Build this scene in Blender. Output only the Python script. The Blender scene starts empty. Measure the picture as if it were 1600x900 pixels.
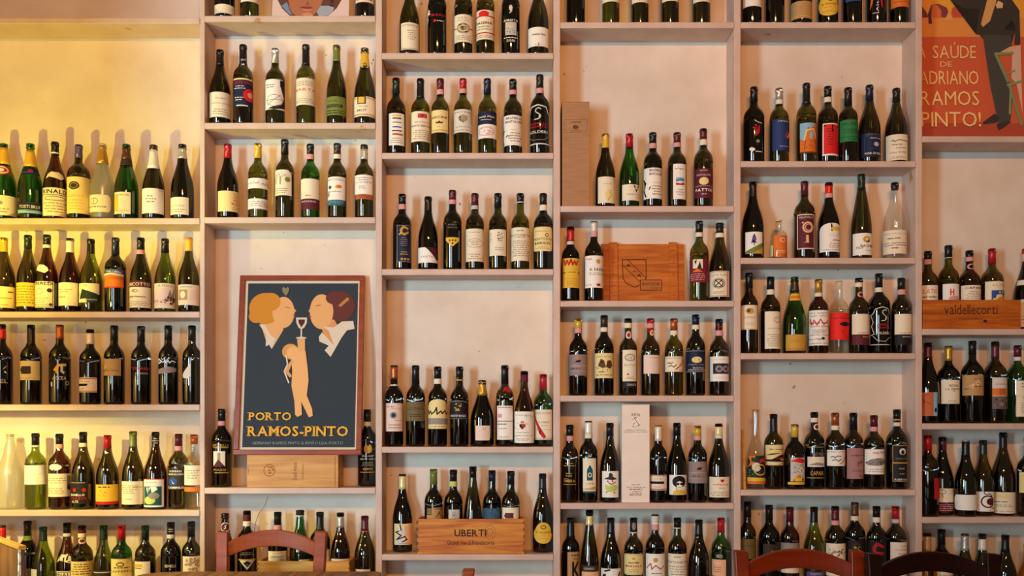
import bpy, bmesh, math, random
from mathutils import Vector, Matrix
random.seed(7)
SC = bpy.context.scene
COL = SC.collection

# ---------------------------------------------------------------- camera, world, lights, exposure
D = 3.9            # camera to the front edge of the shelves (m)
F = 1500.0         # focal length in pixels of the 1600x900 frame
VX, VY = 803.0, 665.0   # vanishing point of the depth lines
EYE = 1.28
cam_d = bpy.data.cameras.new('camera')
cam_d.sensor_width = 36.0
cam_d.lens = F / 1600 * 36.0
cam_d.shift_x = (800 - VX) / 1600
cam_d.shift_y = (VY - 450) / 1600
cam = bpy.data.objects.new('camera', cam_d)
COL.objects.link(cam)
cam.location = (0, -D, EYE)
cam.rotation_euler = (math.radians(90), 0, 0)
SC.camera = cam

SC.view_settings.view_transform = 'Standard'
SC.view_settings.look = 'None'
SC.view_settings.gamma = 1.0
SC.view_settings.use_curve_mapping = False
SC.view_settings.exposure = 0.2

W = bpy.data.worlds.new('room_air')
SC.world = W
W.use_nodes = True
W.node_tree.nodes['Background'].inputs[0].default_value = (1.0, 0.70, 0.40, 1)
W.node_tree.nodes['Background'].inputs[1].default_value = 0.095


def lamp(name, kind, loc, energy, color, aim=None, **kw):
    d = bpy.data.lights.new(name, kind)
    d.energy = energy
    d.color = color
    for k, v in kw.items():
        setattr(d, k, v)
    o = bpy.data.objects.new(name, d)
    COL.objects.link(o)
    o.location = loc
    if aim is not None:
        o.rotation_euler = (Vector(aim) - Vector(loc)).to_track_quat('-Z', 'Y').to_euler()
    return o


# daylight through the tall window and the glazed door behind the camera
E_WIN, E_DOOR, E_BULB, E_UP, E_DOWN = 56, 50, 212, 47, 50
lamp('window_daylight', 'AREA', (-3.55, -5.3, 1.55), E_WIN, (0.54, 0.84, 1.0), aim=(-0.6, 0.1, 2.1),
     shape='RECTANGLE', size=0.75, size_y=1.9, spread=math.radians(95))
lamp('door_daylight', 'AREA', (-1.5, -6.6, 1.05), E_DOOR, (0.85, 0.92, 1.0), aim=(-1.5, 0.1, 1.05),
     shape='RECTANGLE', size=1.8, size_y=2.1)
# two warm shaded bulbs under the ceiling of the room, pointing at the shelves
for bx, by, f, ax in ((0.15, -4.6, 1.0, -0.5), (0.62, -4.8, 0.85, 0.75)):
    lamp('ceiling_bulb', 'SPOT', (bx, by, 3.30), E_BULB * f, (1.0, 0.40, 0.10), aim=(ax, 0.1, 2.75),
         shadow_soft_size=0.05, spot_size=math.radians(95), spot_blend=0.9)
# warm wall lamp beside the first shelf column: its open shade lets light out upwards and downwards
lamp('shaded_lamp_up', 'SPOT', (-2.15, -0.86, 1.60), E_UP, (1.0, 0.86, 0.10), aim=(-2.15, -0.86 + 0.40, 2.6),
     shadow_soft_size=0.03, spot_size=math.radians(132), spot_blend=0.35)
lamp('shaded_lamp_down', 'SPOT', (-2.15, -0.86, 1.50), E_DOWN, (1.0, 0.88, 0.28), aim=(-2.15, -0.86 + 0.40, 0.5),
     shadow_soft_size=0.03, spot_size=math.radians(132), spot_blend=0.35)


# ---------------------------------------------------------------- colours and materials
def lin(h):
    h = h.lstrip('#')
    c = [int(h[i:i + 2], 16) / 255 for i in (0, 2, 4)]
    return tuple((x / 12.92 if x <= 0.04045 else ((x + 0.055) / 1.055) ** 2.4) for x in c) + (1.0,)


PAL = dict(k='#141210', K='#1c1b1d', w='#f2ece2', c='#ecdfc4', y='#ead592', Y='#e6b93c', g='#c79a3a', o='#dd7626',
           r='#b81f2a', R='#d8201c', m='#5e1f2c', p='#dc9d9a', n='#1c2440', b='#2b4d98', t='#1d5660', G='#2c7d46',
           e='#76813a', s='#c4c0b8', z='#8d8782', u='#94817d', a='#b9925c', q='#5a3a22', x='#a3937a', C='#bb6436',
           l='#8ebcd4', h='#1d3228', i='#e9cfc0', v='#5a4a86', W='#d9d2c4', d='#3b3027', S='#efb98f', j='#c2cf6a')
MATS = {}


def new_mat(name):
    m = bpy.data.materials.new(name)
    m.use_nodes = True
    return m, m.node_tree, m.node_tree.nodes['Principled BSDF']


def ink(key, rough=0.62):
    """printed paper or ink"""
    n = 'paper_' + key
    if n not in MATS:
        m, nt, p = new_mat(n)
        p.inputs['Base Color'].default_value = lin(PAL.get(key, key))
        p.inputs['Roughness'].default_value = rough
        p.inputs['Specular IOR Level'].default_value = 0.25
        MATS[n] = m
    return MATS[n]


def foil(key):
    n = 'foil_' + key
    if n not in MATS:
        m, nt, p = new_mat(n)
        p.inputs['Base Color'].default_value = lin(PAL.get(key, key))
        metal = key in 'gsC'
        p.inputs['Metallic'].default_value = 0.5 if metal else 0.1
        p.inputs['Roughness'].default_value = 0.33 if metal else 0.3
        MATS[n] = m
    return MATS[n]


GLASS = dict(k=(0.09, 0.075, 0.035), d=(0.26, 0.21, 0.05), o=(0.40, 0.37, 0.07), n=(0.15, 0.42, 0.07),
             L=(0.44, 0.49, 0.08), w=(0.30, 0.12, 0.03), c=(0.93, 0.91, 0.86), f=(0.85, 0.84, 0.78), A=(0.8, 0.62, 0.25))


def glass(key):
    n = 'bottle_glass_' + key
    if n in MATS:
        return MATS[n]
    m = bpy.data.materials.new(n)
    m.use_nodes = True
    nt = m.node_tree
    nt.nodes.clear()
    N = nt.nodes.new
    out = N('ShaderNodeOutputMaterial')
    lw = N('ShaderNodeLayerWeight')
    lw.inputs['Blend'].default_value = 0.5
    pw = N('ShaderNodeMath'); pw.operation = 'POWER'; pw.inputs[1].default_value = 4.0
    nt.links.new(lw.outputs['Facing'], pw.inputs[0])
    sc = N('ShaderNodeMath'); sc.operation = 'MULTIPLY_ADD'
    sc.inputs[1].default_value = 0.55
    sc.inputs[2].default_value = 0.08
    nt.links.new(pw.outputs[0], sc.inputs[0])
    t = GLASS[key]
    edge = tuple(x ** 2.6 for x in t)
    pe = N('ShaderNodeMath'); pe.operation = 'POWER'; pe.inputs[1].default_value = 2.2
    nt.links.new(lw.outputs['Facing'], pe.inputs[0])
    mx = N('ShaderNodeMixRGB')
    mx.inputs[1].default_value = t + (1,)
    mx.inputs[2].default_value = edge + (1,)
    nt.links.new(pe.outputs[0], mx.inputs[0])
    tr = N('ShaderNodeBsdfTransparent')
    nt.links.new(mx.outputs[0], tr.inputs[0])
    through = tr
    if key == 'f':
        tl = N('ShaderNodeBsdfTranslucent'); tl.inputs[0].default_value = (0.9, 0.88, 0.8, 1)
        df = N('ShaderNodeBsdfDiffuse'); df.inputs[0].default_value = (0.75, 0.73, 0.66, 1)
        m1 = N('ShaderNodeMixShader'); m1.inputs[0].default_value = 0.45
        nt.links.new(tl.outputs[0], m1.inputs[1]); nt.links.new(df.outputs[0], m1.inputs[2])
        m2 = N('ShaderNodeMixShader'); m2.inputs[0].default_value = 0.38
        nt.links.new(tr.outputs[0], m2.inputs[1]); nt.links.new(m1.outputs[0], m2.inputs[2])
        through = m2
    gl = N('ShaderNodeBsdfGlossy')
    gl.inputs['Roughness'].default_value = 0.25 if key == 'f' else 0.045
    gl.inputs[0].default_value = (1, 1, 1, 1)
    mix = N('ShaderNodeMixShader')
    nt.links.new(sc.outputs[0], mix.inputs[0])
    nt.links.new(through.outputs[0], mix.inputs[1])
    nt.links.new(gl.outputs[0], mix.inputs[2])
    nt.links.new(mix.outputs[0], out.inputs[0])
    MATS[n] = m
    return m


def noise_mat(name, c1, c2, scale=(1, 1, 1), nscale=6.0, detail=6.0, rough=0.5, lo=0.35, hi=0.65, bump=0.0,
              spec=0.4, c3=None, chip=None, distort=0.0, coat=0.0):
    m, nt, p = new_mat(name)
    N, Lk = nt.nodes.new, nt.links.new
    tc = N('ShaderNodeTexCoord')
    mp = N('ShaderNodeMapping')
    mp.inputs['Scale'].default_value = scale
    Lk(tc.outputs['Object'], mp.inputs[0])
    ns = N('ShaderNodeTexNoise')
    ns.inputs['Scale'].default_value = nscale
    ns.inputs['Detail'].default_value = detail
    ns.inputs['Distortion'].default_value = distort
    Lk(mp.outputs[0], ns.inputs['Vector'])
    cr = N('ShaderNodeValToRGB')
    cr.color_ramp.elements[0].position = lo
    cr.color_ramp.elements[0].color = lin(c1)
    cr.color_ramp.elements[1].position = hi
    cr.color_ramp.elements[1].color = lin(c2)
    if c3:
        e = cr.color_ramp.elements.new((lo + hi) / 2)
        e.color = lin(c3)
    Lk(ns.outputs['Fac'], cr.inputs[0])
    col = cr.outputs[0]
    if chip:
        n2 = N('ShaderNodeTexNoise')
        n2.inputs['Scale'].default_value = chip[1]
        n2.inputs['Detail'].default_value = 3
        Lk(tc.outputs['Object'], n2.inputs['Vector'])
        r2 = N('ShaderNodeValToRGB')
        r2.color_ramp.elements[0].position = chip[2]
        r2.color_ramp.elements[0].color = (0, 0, 0, 1)
        r2.color_ramp.elements[1].position = chip[2] + 0.02
        r2.color_ramp.elements[1].color = (1, 1, 1, 1)
        Lk(n2.outputs['Fac'], r2.inputs[0])
        mx = N('ShaderNodeMixRGB')
        Lk(r2.outputs[0], mx.inputs[0])
        Lk(col, mx.inputs[1])
        mx.inputs[2].default_value = lin(chip[0])
        col = mx.outputs[0]
    Lk(col, p.inputs['Base Color'])
    p.inputs['Roughness'].default_value = rough
    p.inputs['Specular IOR Level'].default_value = spec
    if coat:
        p.inputs['Coat Weight'].default_value = coat
        p.inputs['Coat Roughness'].default_value = 0.15
    if bump:
        b = N('ShaderNodeBump')
        b.inputs['Strength'].default_value = bump
        b.inputs['Distance'].default_value = 0.002
        Lk(ns.outputs['Fac'], b.inputs['Height'])
        Lk(b.outputs[0], p.inputs['Normal'])
    MATS[name] = m
    return m


M_PAINT = noise_mat('shelf_paint', '#cbb0a2', '#d5bcae', (2, 2, 2), 5, 5, 0.55, bump=0.15, chip=('#b98a58', 7.0, 0.715))
M_PANEL = noise_mat('panel_plaster', '#dccbb9', '#e6d8c8', (1.5, 1, 1.5), 4, 8, 0.75, bump=0.2, spec=0.2, chip=('#a08468', 26.0, 0.745))
M_WALL = noise_mat('wall_plaster', '#d8c6b2', '#e0d0be', (1, 1, 1), 3, 6, 0.8, spec=0.2)
M_FLOOR = noise_mat('floor_tiles', '#6b4a36', '#86604a', (1, 1, 1), 4, 4, 0.45)
M_PINE = noise_mat('crate_pine', '#b05a16', '#da9234', (1.2, 6, 16), 2.2, 6, 0.5, c3='#ca7a26', distort=1.2, bump=0.1)
M_PINE2 = noise_mat('box_wood', '#bf7e2c', '#d8a04a', (1.5, 6, 22), 2.0, 6, 0.45, c3='#cc9038', distort=0.8)
M_PINE3 = noise_mat('board_pine', '#a44c10', '#cc7626', (1.0, 6, 14), 2.4, 6, 0.5, c3='#b8601a', distort=1.6, bump=0.1)
M_CHAIR = noise_mat('chair_varnish', '#843402', '#9c4606', (2, 2, 14), 2.5, 4, 0.36, distort=0.6, spec=0.25, coat=0.04)
M_CHAIRR = noise_mat('red_chair_varnish', '#661c04', '#7c2806', (2, 2, 14), 2.5, 4, 0.33, distort=0.6, spec=0.35, coat=0.04)
M_CHAIRD = noise_mat('dark_chair_varnish', '#170503', '#240905', (2, 2, 14), 2.5, 4, 0.36, distort=0.6, spec=0.2)
M_TABLE = noise_mat('table_planks', '#6a4a30', '#a37a54', (14, 1.2, 6), 2.5, 8, 0.55, c3='#8b6342', distort=0.6, bump=0.3)
M_FRAME = noise_mat('frame_wood', '#823419', '#964222', (3, 3, 9), 3, 4, 0.35)
M_CARD = noise_mat('kraft_carton', '#a87c58', '#b28662', (3, 3, 30), 4, 3, 0.7, spec=0.15)
M_CARTON = noise_mat('pale_carton', '#f0e0d2', '#f4e6da', (3, 3, 3), 4, 3, 0.6, spec=0.2)
M_OLD = noise_mat('weathered_board', '#462c1c', '#865226', (4, 4, 2), 3, 8, 0.6, c3='#6c401c', bump=0.3)
M_CHIP = noise_mat('chipped_white_paint', '#8a7a6a', '#d8d0c4', (6, 6, 6), 9, 6, 0.7, lo=0.42, hi=0.52)


def pane_mat():
    m = bpy.data.materials.new('frame_glass')
    m.use_nodes = True
    nt = m.node_tree
    nt.nodes.clear()
    N = nt.nodes.new
    out = N('ShaderNodeOutputMaterial')
    tr = N('ShaderNodeBsdfTransparent')
    gl = N('ShaderNodeBsdfGlossy'); gl.inputs['Roughness'].default_value = 0.03
    mx = N('ShaderNodeMixShader'); mx.inputs[0].default_value = 0.06
    nt.links.new(tr.outputs[0], mx.inputs[1]); nt.links.new(gl.outputs[0], mx.inputs[2])
    nt.links.new(mx.outputs[0], out.inputs[0])
    return m


M_PANE = pane_mat()


# ---------------------------------------------------------------- helpers
def at(px, py, Y=0.0):
    """point at depth Y (0 = shelf fronts, negative = towards the camera) seen at a pixel"""
    k = (D + Y) / F
    return (px - VX) * k, EYE + (VY - py) * k


class MB:
    """collects faces, builds ONE mesh object"""
    def __init__(s):
        s.v, s.f, s.m, s.sm, s.mats = [], [], [], [], []

    def mi(s, mat):
        if mat not in s.mats:
            s.mats.append(mat)
        return s.mats.index(mat)

    def face_set(s, verts, faces, mat, smooth=False):
        o = len(s.v)
        s.v += verts
        k = s.mi(mat)
        for f in faces:
            s.f.append([i + o for i in f]); s.m.append(k); s.sm.append(smooth)

    def box(s, x0, x1, y0, y1, z0, z1, mat, M=None):
        p = [(x, y, z) for x in (x0, x1) for y in (y0, y1) for z in (z0, z1)]
        if M is not None:
            p = [tuple(M @ Vector(q)) for q in p]
        s.face_set(p, [(0, 1, 3, 2), (4, 6, 7, 5), (0, 4, 5, 1), (2, 3, 7, 6), (0, 2, 6, 4), (1, 5, 7, 3)], mat)

    def lathe(s, prof, seg, mat, close=True):
        n = len(prof)
        vs, fs = [], []
        for r, z in prof:
            for i in range(seg):
                a = 2 * math.pi * i / seg
                vs.append((r * math.sin(a), -r * math.cos(a), z))
        for j in range(n - 1):
            for i in range(seg):
                i2 = (i + 1) % seg
                fs.append((j * seg + i, j * seg + i2, (j + 1) * seg + i2, (j + 1) * seg + i))
        if close:
            fs.append(tuple(reversed(range(seg))))
            fs.append(tuple(range((n - 1) * seg, n * seg)))
        s.face_set(vs, fs, mat, True)

    def prism(s, pts, y0, y1, mat, M=None):
        """outline in x,z extruded along y"""
        n = len(pts)
        vs = [(x, y0, z) for x, z in pts] + [(x, y1, z) for x, z in pts]
        if M is not None:
            vs = [tuple(M @ Vector(q)) for q in vs]
        fs = [tuple(range(n)), tuple(reversed(range(n, 2 * n)))]
        fs += [(i, i + n, (i + 1) % n + n, (i + 1) % n) for i in range(n)]
        s.face_set(vs, fs, mat)

    def build(s, name, parent=None, loc=None, bevel=0.0, seg=2):
        me = bpy.data.meshes.new(name)
        me.from_pydata(s.v, [], s.f)
        for m in s.mats:
            me.materials.append(m)
        me.polygons.foreach_set('material_index', s.m)
        me.polygons.foreach_set('use_smooth', s.sm)
        me.update()
        o = bpy.data.objects.new(name, me)
        COL.objects.link(o)
        if parent:
            o.parent = parent
        if loc is not None:
            o.location = loc
        if bevel:
            b = o.modifiers.new('edge', 'BEVEL')
            b.width = bevel; b.segments = seg; b.limit_method = 'ANGLE'
        return o


def thing(name, label, cat, loc=(0, 0, 0), group=None, rz=0.0):
    o = bpy.data.objects.new(name, None)
    COL.objects.link(o)
    o.empty_display_size = 0.05
    o.location = loc
    o.rotation_euler = (0, 0, rz)
    o['label'] = label
    o['category'] = cat
    if group:
        o['group'] = group
    return o


# ---------------------------------------------------------------- flat artwork -> mesh (labels, prints, stamps)
GLY = {}


def glyph(ch, bold=False):
    key = (ch, bold)
    if key in GLY:
        return GLY[key]
    cu = bpy.data.curves.new('g', 'FONT')
    cu.body = ch
    cu.resolution_u = 2
    cu.fill_mode = 'FRONT'
    if bold:
        cu.offset = 0.022
    o = bpy.data.objects.new('g', cu)
    COL.objects.link(o)
    dg = bpy.context.evaluated_depsgraph_get()
    dg.update()
    ev = o.evaluated_get(dg)
    me = ev.to_mesh()
    v = [(p.co.x, p.co.y) for p in me.vertices]
    f = [tuple(p.vertices) for p in me.polygons]
    ev.to_mesh_clear()
    bpy.data.objects.remove(o)
    bpy.data.curves.remove(cu)
    if not v:
        GLY[key] = ([], [], 0.28)
        return GLY[key]
    x0 = min(a for a, b in v); x1 = max(a for a, b in v)
    GLY[key] = ([(a - x0, b) for a, b in v], f, x1 - x0)
    return GLY[key]


SERIF = dict(P=[(.1, 0), (.06, 1)], R=[(.1, 0), (.9, 0), (.06, 1)], T=[(.5, 0)], A=[(.06, 0), (.94, 0)],
             M=[(.06, 0), (.94, 0), (.05, 1), (.95, 1)], I=[(.5, 0), (.5, 1)], N=[(.07, 0), (.05, 1), (.93, 1)])


def text2d(s, bold=False, serif=False, gap=0.085):
    """text as polygons, normalised so that it fills 0..1 x 0..1"""
    vs, fs, x = [], [], 0.0
    for ch in s:
        v, f, w = glyph(ch, bold)
        if ch == ' ':
            x += 0.28
            continue
        o = len(vs)
        vs += [(a + x, b) for a, b in v]
        fs += [tuple(i + o for i in q) for q in f]
        if serif and ch in SERIF:
            top = max(b for a, b in v)
            for u, t in SERIF[ch]:
                cx, y = x + u * w, t * top
                hw, th = 0.15, 0.05
                ya, yb = (y, y + th) if t == 0 else (y - th, y)
                o = len(vs)
                vs += [(cx - hw, ya), (cx + hw, ya), (cx + hw, yb), (cx - hw, yb)]
                fs.append((o, o + 1, o + 2, o + 3))
        x += w + gap
    X = x - gap
    y0 = min(b for a, b in vs); y1 = max(b for a, b in vs)
    return [(a / X, (b - y0) / max(y1 - y0, 1e-6)) for a, b in vs], fs


def ell(u, v, ru, rv, n=20, a0=0.0, a1=2 * math.pi):
    return [(u + ru * math.cos(a0 + (a1 - a0) * i / n), v + rv * math.sin(a0 + (a1 - a0) * i / n)) for i in range(n)]


def stroke(pts, t, asp):
    """polyline as quads; t in u units, asp = height/width so that thickness is even"""
    out = []
    for (a, b), (c, d) in zip(pts, pts[1:]):
        dx, dy = c - a, (d - b) * asp
        L = math.hypot(dx, dy) or 1e-6
        nx, ny = -dy / L * t / 2, dx / L * t / 2 / asp
        ex, ey = dx / L * t / 2.5, dy / L * t / 2.5 / asp
        out.append([(a + nx - ex, b + ny - ey), (a - nx - ex, b - ny - ey), (c - nx + ex, d - ny + ey), (c + nx + ex, d + ny + ey)])
    return out


def art_polys(ops, asp, rnd):
    """design language -> list of (colour key, [verts2d], [faces])"""
    res = []

    def poly(c, p):
        if res and res[-1][3] == opn and res[-1][0] == c:     # pieces of one stroke share a layer
            o = len(res[-1][1])
            res[-1][1].extend(p)
            res[-1][2].append(tuple(range(o, o + len(p))))
        else:
            res.append((c, list(p), [tuple(range(len(p)))], opn))
    for opn, op in enumerate(ops):
        op = op.strip()
        if not op:
            continue
        a = op.split(' ')
        k = a[0]
        if k in ('T', 'B', 'V', 'Q'):        # text, bold text, vertical text, serif text: u v w h colour string
            u, v, w, h = map(float, a[1:5])
            s = ' '.join(a[6:])
            vs, fs = text2d(s, k in 'BQ', k == 'Q')
            if k == 'V':
                vs = [(u + (0.5 - y) * w, v + (x - 0.5) * h) for x, y in vs]
            else:
                vs = [(u + (x - 0.5) * w, v + (y - 0.5) * h) for x, y in vs]
            res.append((a[5], vs, fs, -1))
        elif k == 'L':                      # lines of tiny illegible print
            u0, u1, v0, v1 = map(float, a[1:5])
            n = int(a[5])
            hh = (v1 - v0) / n * 0.36
            vs, fs = [], []
            for i in range(n):
                v = v1 - (i + 0.5) * (v1 - v0) / n
                half = (u1 - u0) / 2 * rnd.uniform(0.55, 1.0)
                x = (u0 + u1) / 2 - half
                end = (u0 + u1) / 2 + half
                while x < end - 0.02:
                    w = min(rnd.uniform(0.05, 0.16), end - x)
                    o = len(vs)
                    vs += [(x, v - hh / 2), (x + w, v - hh / 2), (x + w, v + hh / 2), (x, v + hh / 2)]
                    fs.append((o, o + 1, o + 2, o + 3))
                    x += w + 0.028
            res.append((a[6], vs, fs, -1))
        elif k == 'E':
            poly(a[5], ell(*map(float, a[1:5])))
        elif k == 'O':                      # ring: u v ru rv t colour
            u, v, ru, rv, t = map(float, a[1:6])
            p, q = ell(u, v, ru, rv, 24), ell(u, v, ru - t, rv - t / asp, 24)
            res.append((a[6], p + q, [(i, (i + 1) % 24, 24 + (i + 1) % 24, 24 + i) for i in range(24)], -1))
        elif k == 'R':
            u0, v0, u1, v1 = map(float, a[1:5])
            poly(a[5], [(u0, v0), (u1, v0), (u1, v1), (u0, v1)])
        elif k == 'F':                      # frame: inset, thickness, colour
            m, t = float(a[1]), float(a[2])
            mv, tv = m / asp, t / asp
            for q in ((m, mv, 1 - m, mv + tv), (m, 1 - mv - tv, 1 - m, 1 - mv), (m, mv, m + t, 1 - mv), (1 - m - t, mv, 1 - m, 1 - mv)):
                poly(a[3], [(q[0], q[1]), (q[2], q[1]), (q[2], q[3]), (q[0], q[3])])
        elif k == 'P':
            n = list(map(float, a[2:]))
            poly(a[1], list(zip(n[::2], n[1::2])))
        elif k == 'S':                      # stroke: colour, thickness, points
            n = list(map(float, a[3:]))
            for q in stroke(list(zip(n[::2], n[1::2])), float(a[2]), asp):
                poly(a[1], q)
        elif k == 'X':                      # small irregular blots: u v ru rv n colour
            u, v, ru, rv = map(float, a[1:5])
            vs, fs = [], []
            for i in range(int(a[5])):
                t = rnd.uniform(0, 6.283); q = math.sqrt(rnd.random())
                cx, cy = u + ru * q * math.cos(t), v + rv * q * math.sin(t)
                o = len(vs)
                m = 6
                rr = rnd.uniform(0.12, 0.3) * min(ru, rv * asp)
                ph = rnd.random() * 6
                for j in range(m):
                    r2 = rr * rnd.uniform(0.5, 1.2)
                    vs.append((cx + r2 * math.cos(ph + j * 6.283 / m), cy + r2 * math.sin(ph + j * 6.283 / m) / asp))
                fs.append(tuple(range(o, o + m)))
            res.append((a[6], vs, fs, -1))
        elif k == 'Z':                      # handwritten scrawl: u0 u1 v h colour
            u0, u1, v, h = map(float, a[1:5])
            n = 26
            big = [rnd.random() < 0.22 for _ in range(n + 1)]
            pts = [(min(max(u0 + (u1 - u0) * (i + rnd.uniform(-.5, .5)) / n, 0.02), 0.98), v + h * (1.0 if big[i] else 0.4) * (0.5 if i % 2 else -0.5) * rnd.uniform(0.6, 1)) for i in range(n + 1)]
            gap = rnd.randrange(8, 18)
            for q in stroke(pts[:gap], 0.014, asp) + stroke(pts[gap + 1:], 0.014, asp):
                poly(a[5], q)
    return [q[:3] for q in res]


def base_poly(shape, asp):
    if shape == 'r':
        return [(0, 0), (1, 0), (1, 1), (0, 1)]
    if shape == 'e':
        return ell(.5, .5, .5, .5, 28)
    if shape == 'o':                        # rounded corners
        p = []
        r = 0.16
        for cx, cy, s in ((1 - r, 1 - r / asp, 0), (r, 1 - r / asp, 1), (r, r / asp, 2), (1 - r, r / asp, 3)):
            for i in range(5):
                t = (s + i / 4) * math.pi / 2
                p.append((cx + r * math.cos(t), cy + r / asp * math.sin(t)))
        return p
    if shape == 'a':                        # arched top
        return [(0, 0), (1, 0), (1, .72)] + [(0.5 + 0.5 * math.cos(t), .74 + .26 * math.sin(t)) for t in [i * math.pi / 10 for i in range(1, 10)]] + [(0, .72)]
    if shape == 'h':                        # shoulders and a raised arch
        return [(0, 0), (1, 0), (1, .74), (.85, .78)] + [(0.5 + 0.35 * math.cos(t), .80 + .20 * math.sin(t)) for t in [i * math.pi / 8 for i in range(0, 9)]] + [(.15, .78), (0, .74)]
    if shape == 'i':                        # irregular torn patch
        return [(0, .1), (.2, .35), (.5, .2), (.8, 0), (1, .3), (.95, .65), (.7, .95), (.5, .8), (.3, 1), (.1, .7)]
    if shape == 'g':                        # pear: wide at the foot
        return [(.5 + .5 * math.cos(t) * (1 if math.sin(t) < 0 else .80), .5 + .5 * math.sin(t)) for t in [i * 6.2832 / 28 for i in range(28)]]
    if shape == 't':                        # triangle, point down
        return [(.5, 0), (1, .75), (1, 1), (0, 1), (0, .75)]
    if shape == 'x':                        # one corner cut
        return [(0, 0), (1, 0), (1, .84), (.82, 1), (0, 1)]
    return None


def strips(verts, faces, cuts):
    """cut a flat polygon set along u = const lines so that it can be wrapped"""
    bm = bmesh.new()
    bv = [bm.verts.new((a, b, 0)) for a, b in verts]
    for f in faces:
        try:
            bm.faces.new([bv[i] for i in f])
        except ValueError:
            pass
    bmesh.ops.triangulate(bm, faces=bm.faces[:])
    lo = min(a for a, b in verts); hi = max(a for a, b in verts)
    for c in cuts:
        if lo < c < hi:
            bmesh.ops.bisect_plane(bm, geom=bm.verts[:] + bm.edges[:] + bm.faces[:], plane_co=(c, 0, 0), plane_no=(1, 0, 0))
    bm.verts.index_update()
    v = [(q.co.x, q.co.y) for q in bm.verts]
    f = [tuple(q.index for q in g.verts) for g in bm.faces if g.calc_area() > 1e-9]
    f2 = []
    for g in f:
        (ax, ay), (bx, by), (cx, cy) = v[g[0]], v[g[1]], v[g[2]]
        f2.append(g if (bx - ax) * (cy - ay) - (by - ay) * (cx - ax) > 0 else tuple(reversed(g)))
    bm.free()
    return v, f2


def flat_art(name, parent, x0, x1, z0, z1, y, base, ops, M=None, seed=1, off=0.0003, basekey='r', mat=None):
    """artwork on a flat face looking towards -y; ops in 0..1 of the rectangle"""
    mb = MB()
    asp = (z1 - z0) / (x1 - x0)
    layers = []
    if base:
        layers.append((base, base_poly(basekey, asp), None))
    rnd = random.Random(seed)
    layers += art_polys(ops, asp, rnd)
    n = 0
    for c, vs, fs in layers:
        if fs is None:
            fs = [tuple(range(len(vs)))]
        v, f = strips(vs, fs, [])
        pts = [(x0 + (x1 - x0) * a, y - n * off * 0.5 - 0.0004, z0 + (z1 - z0) * b) for a, b in v]
        if M is not None:
            pts = [tuple(M @ Vector(p)) for p in pts]
        mb.face_set(pts, f, mat if (mat and n == 0 and base) else ink(c))
        n += 1
    return mb.build(name, parent)


# ---------------------------------------------------------------- bottles
SHAPES = dict(
    b=[(1, .55), (1, .59), (.99, .615), (.965, .637), (.92, .658), (.85, .678), (.76, .696), (.655, .712), (.55, .728), (.46, .745), (None, .775), (None, .93)],
    g=[(1, .36), (1, .40), (.98, .465), (.90, .535), (.75, .61), (.57, .68), (.445, .745), (None, .82), (None, .93)],
    c=[(1, .34), (1, .38), (.982, .445), (.90, .52), (.75, .60), (.59, .68), (.47, .75), (.41, .82), (None, .925)],
    r=[(1, .34), (.95, .44), (.82, .55), (.64, .67), (.50, .76), (None, .87), (None, .93)],
    j=[(1, .58), (.93, .66), (.72, .72), (.50, .75), (None, .79), (None, .94)],
    q=[(1, .50), (.97, .56), (.86, .63), (.62, .70), (None, .75), (None, .94)],
    d=[(1, .30), (.93, .40), (.75, .50), (.55, .58), (.44, .64), (.40, .72), (.40, .95)],
)


def profile(shape, H, R):
    rn = 0.0142 if shape not in 'jd' else 0.012
    if shape == 'd':
        rn = R * 0.40
    p = [(R * .72, 0.0), (R * .93, 0.0025), (R, 0.010)]
    for r, h in SHAPES[shape]:
        p.append((R * r if r else rn + (0.0008 if h < .85 else 0), H * h))
    if shape == 'c':
        p += [(rn + .0002, H * .932), (rn + .0032, H * .938), (rn + .0032, H * .952), (rn + .0004, H * .957), (rn + .0004, H * .966),
              (rn + .0022, H * .972), (rn + .0022, H * .992), (rn, H), (rn - .003, H), (rn - .003, H - .012)]
    elif shape == 'd':
        p += [(rn + .001, H * .98), (rn + .001, H), (rn - .002, H), (rn - .002, H - .01)]
    else:
        p += [(rn, H * .945), (rn + .0011, H * .95), (rn + .0011, H * .985), (rn + .0002, H), (rn - .003, H), (rn - .003, H - .006)]
    return p


def radius_at(prof, z):
    for (r0, z0), (r1, z1) in zip(prof, prof[1:]):
        if z1 >= z0 and z0 <= z <= z1 and z1 > z0:
            return r0 + (r1 - r0) * (z - z0) / (z1 - z0)
    return prof[-3][0]


def smooth_profile(p):
    """a few Catmull-Rom points on the shoulder"""
    out = [p[0], p[1], p[2]]
    k = 3
    body = p[2:]
    for i in range(1, len(body)):
        p1, p2 = body[i - 1], body[i]
        if body[i][1] - body[i - 1][1] < 0.006 or i == 1 or i >= len(body) - 8:
            out.append(p2)
            continue
        p0 = body[i - 2] if i >= 2 else p1
        p3 = body[i + 1] if i + 1 < len(body) else p2
        for t in (0.5, 1.0):
            c = []
            for d in (0, 1):
                c.append(0.5 * (2 * p1[d] + (p2[d] - p0[d]) * t + (2 * p0[d] - 5 * p1[d] + 4 * p2[d] - p3[d]) * t * t + (3 * p1[d] - p0[d] - 3 * p2[d] + p3[d]) * t ** 3))
            out.append((min(c[0], max(p1[0], p2[0])), c[1]))
    return out


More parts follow.
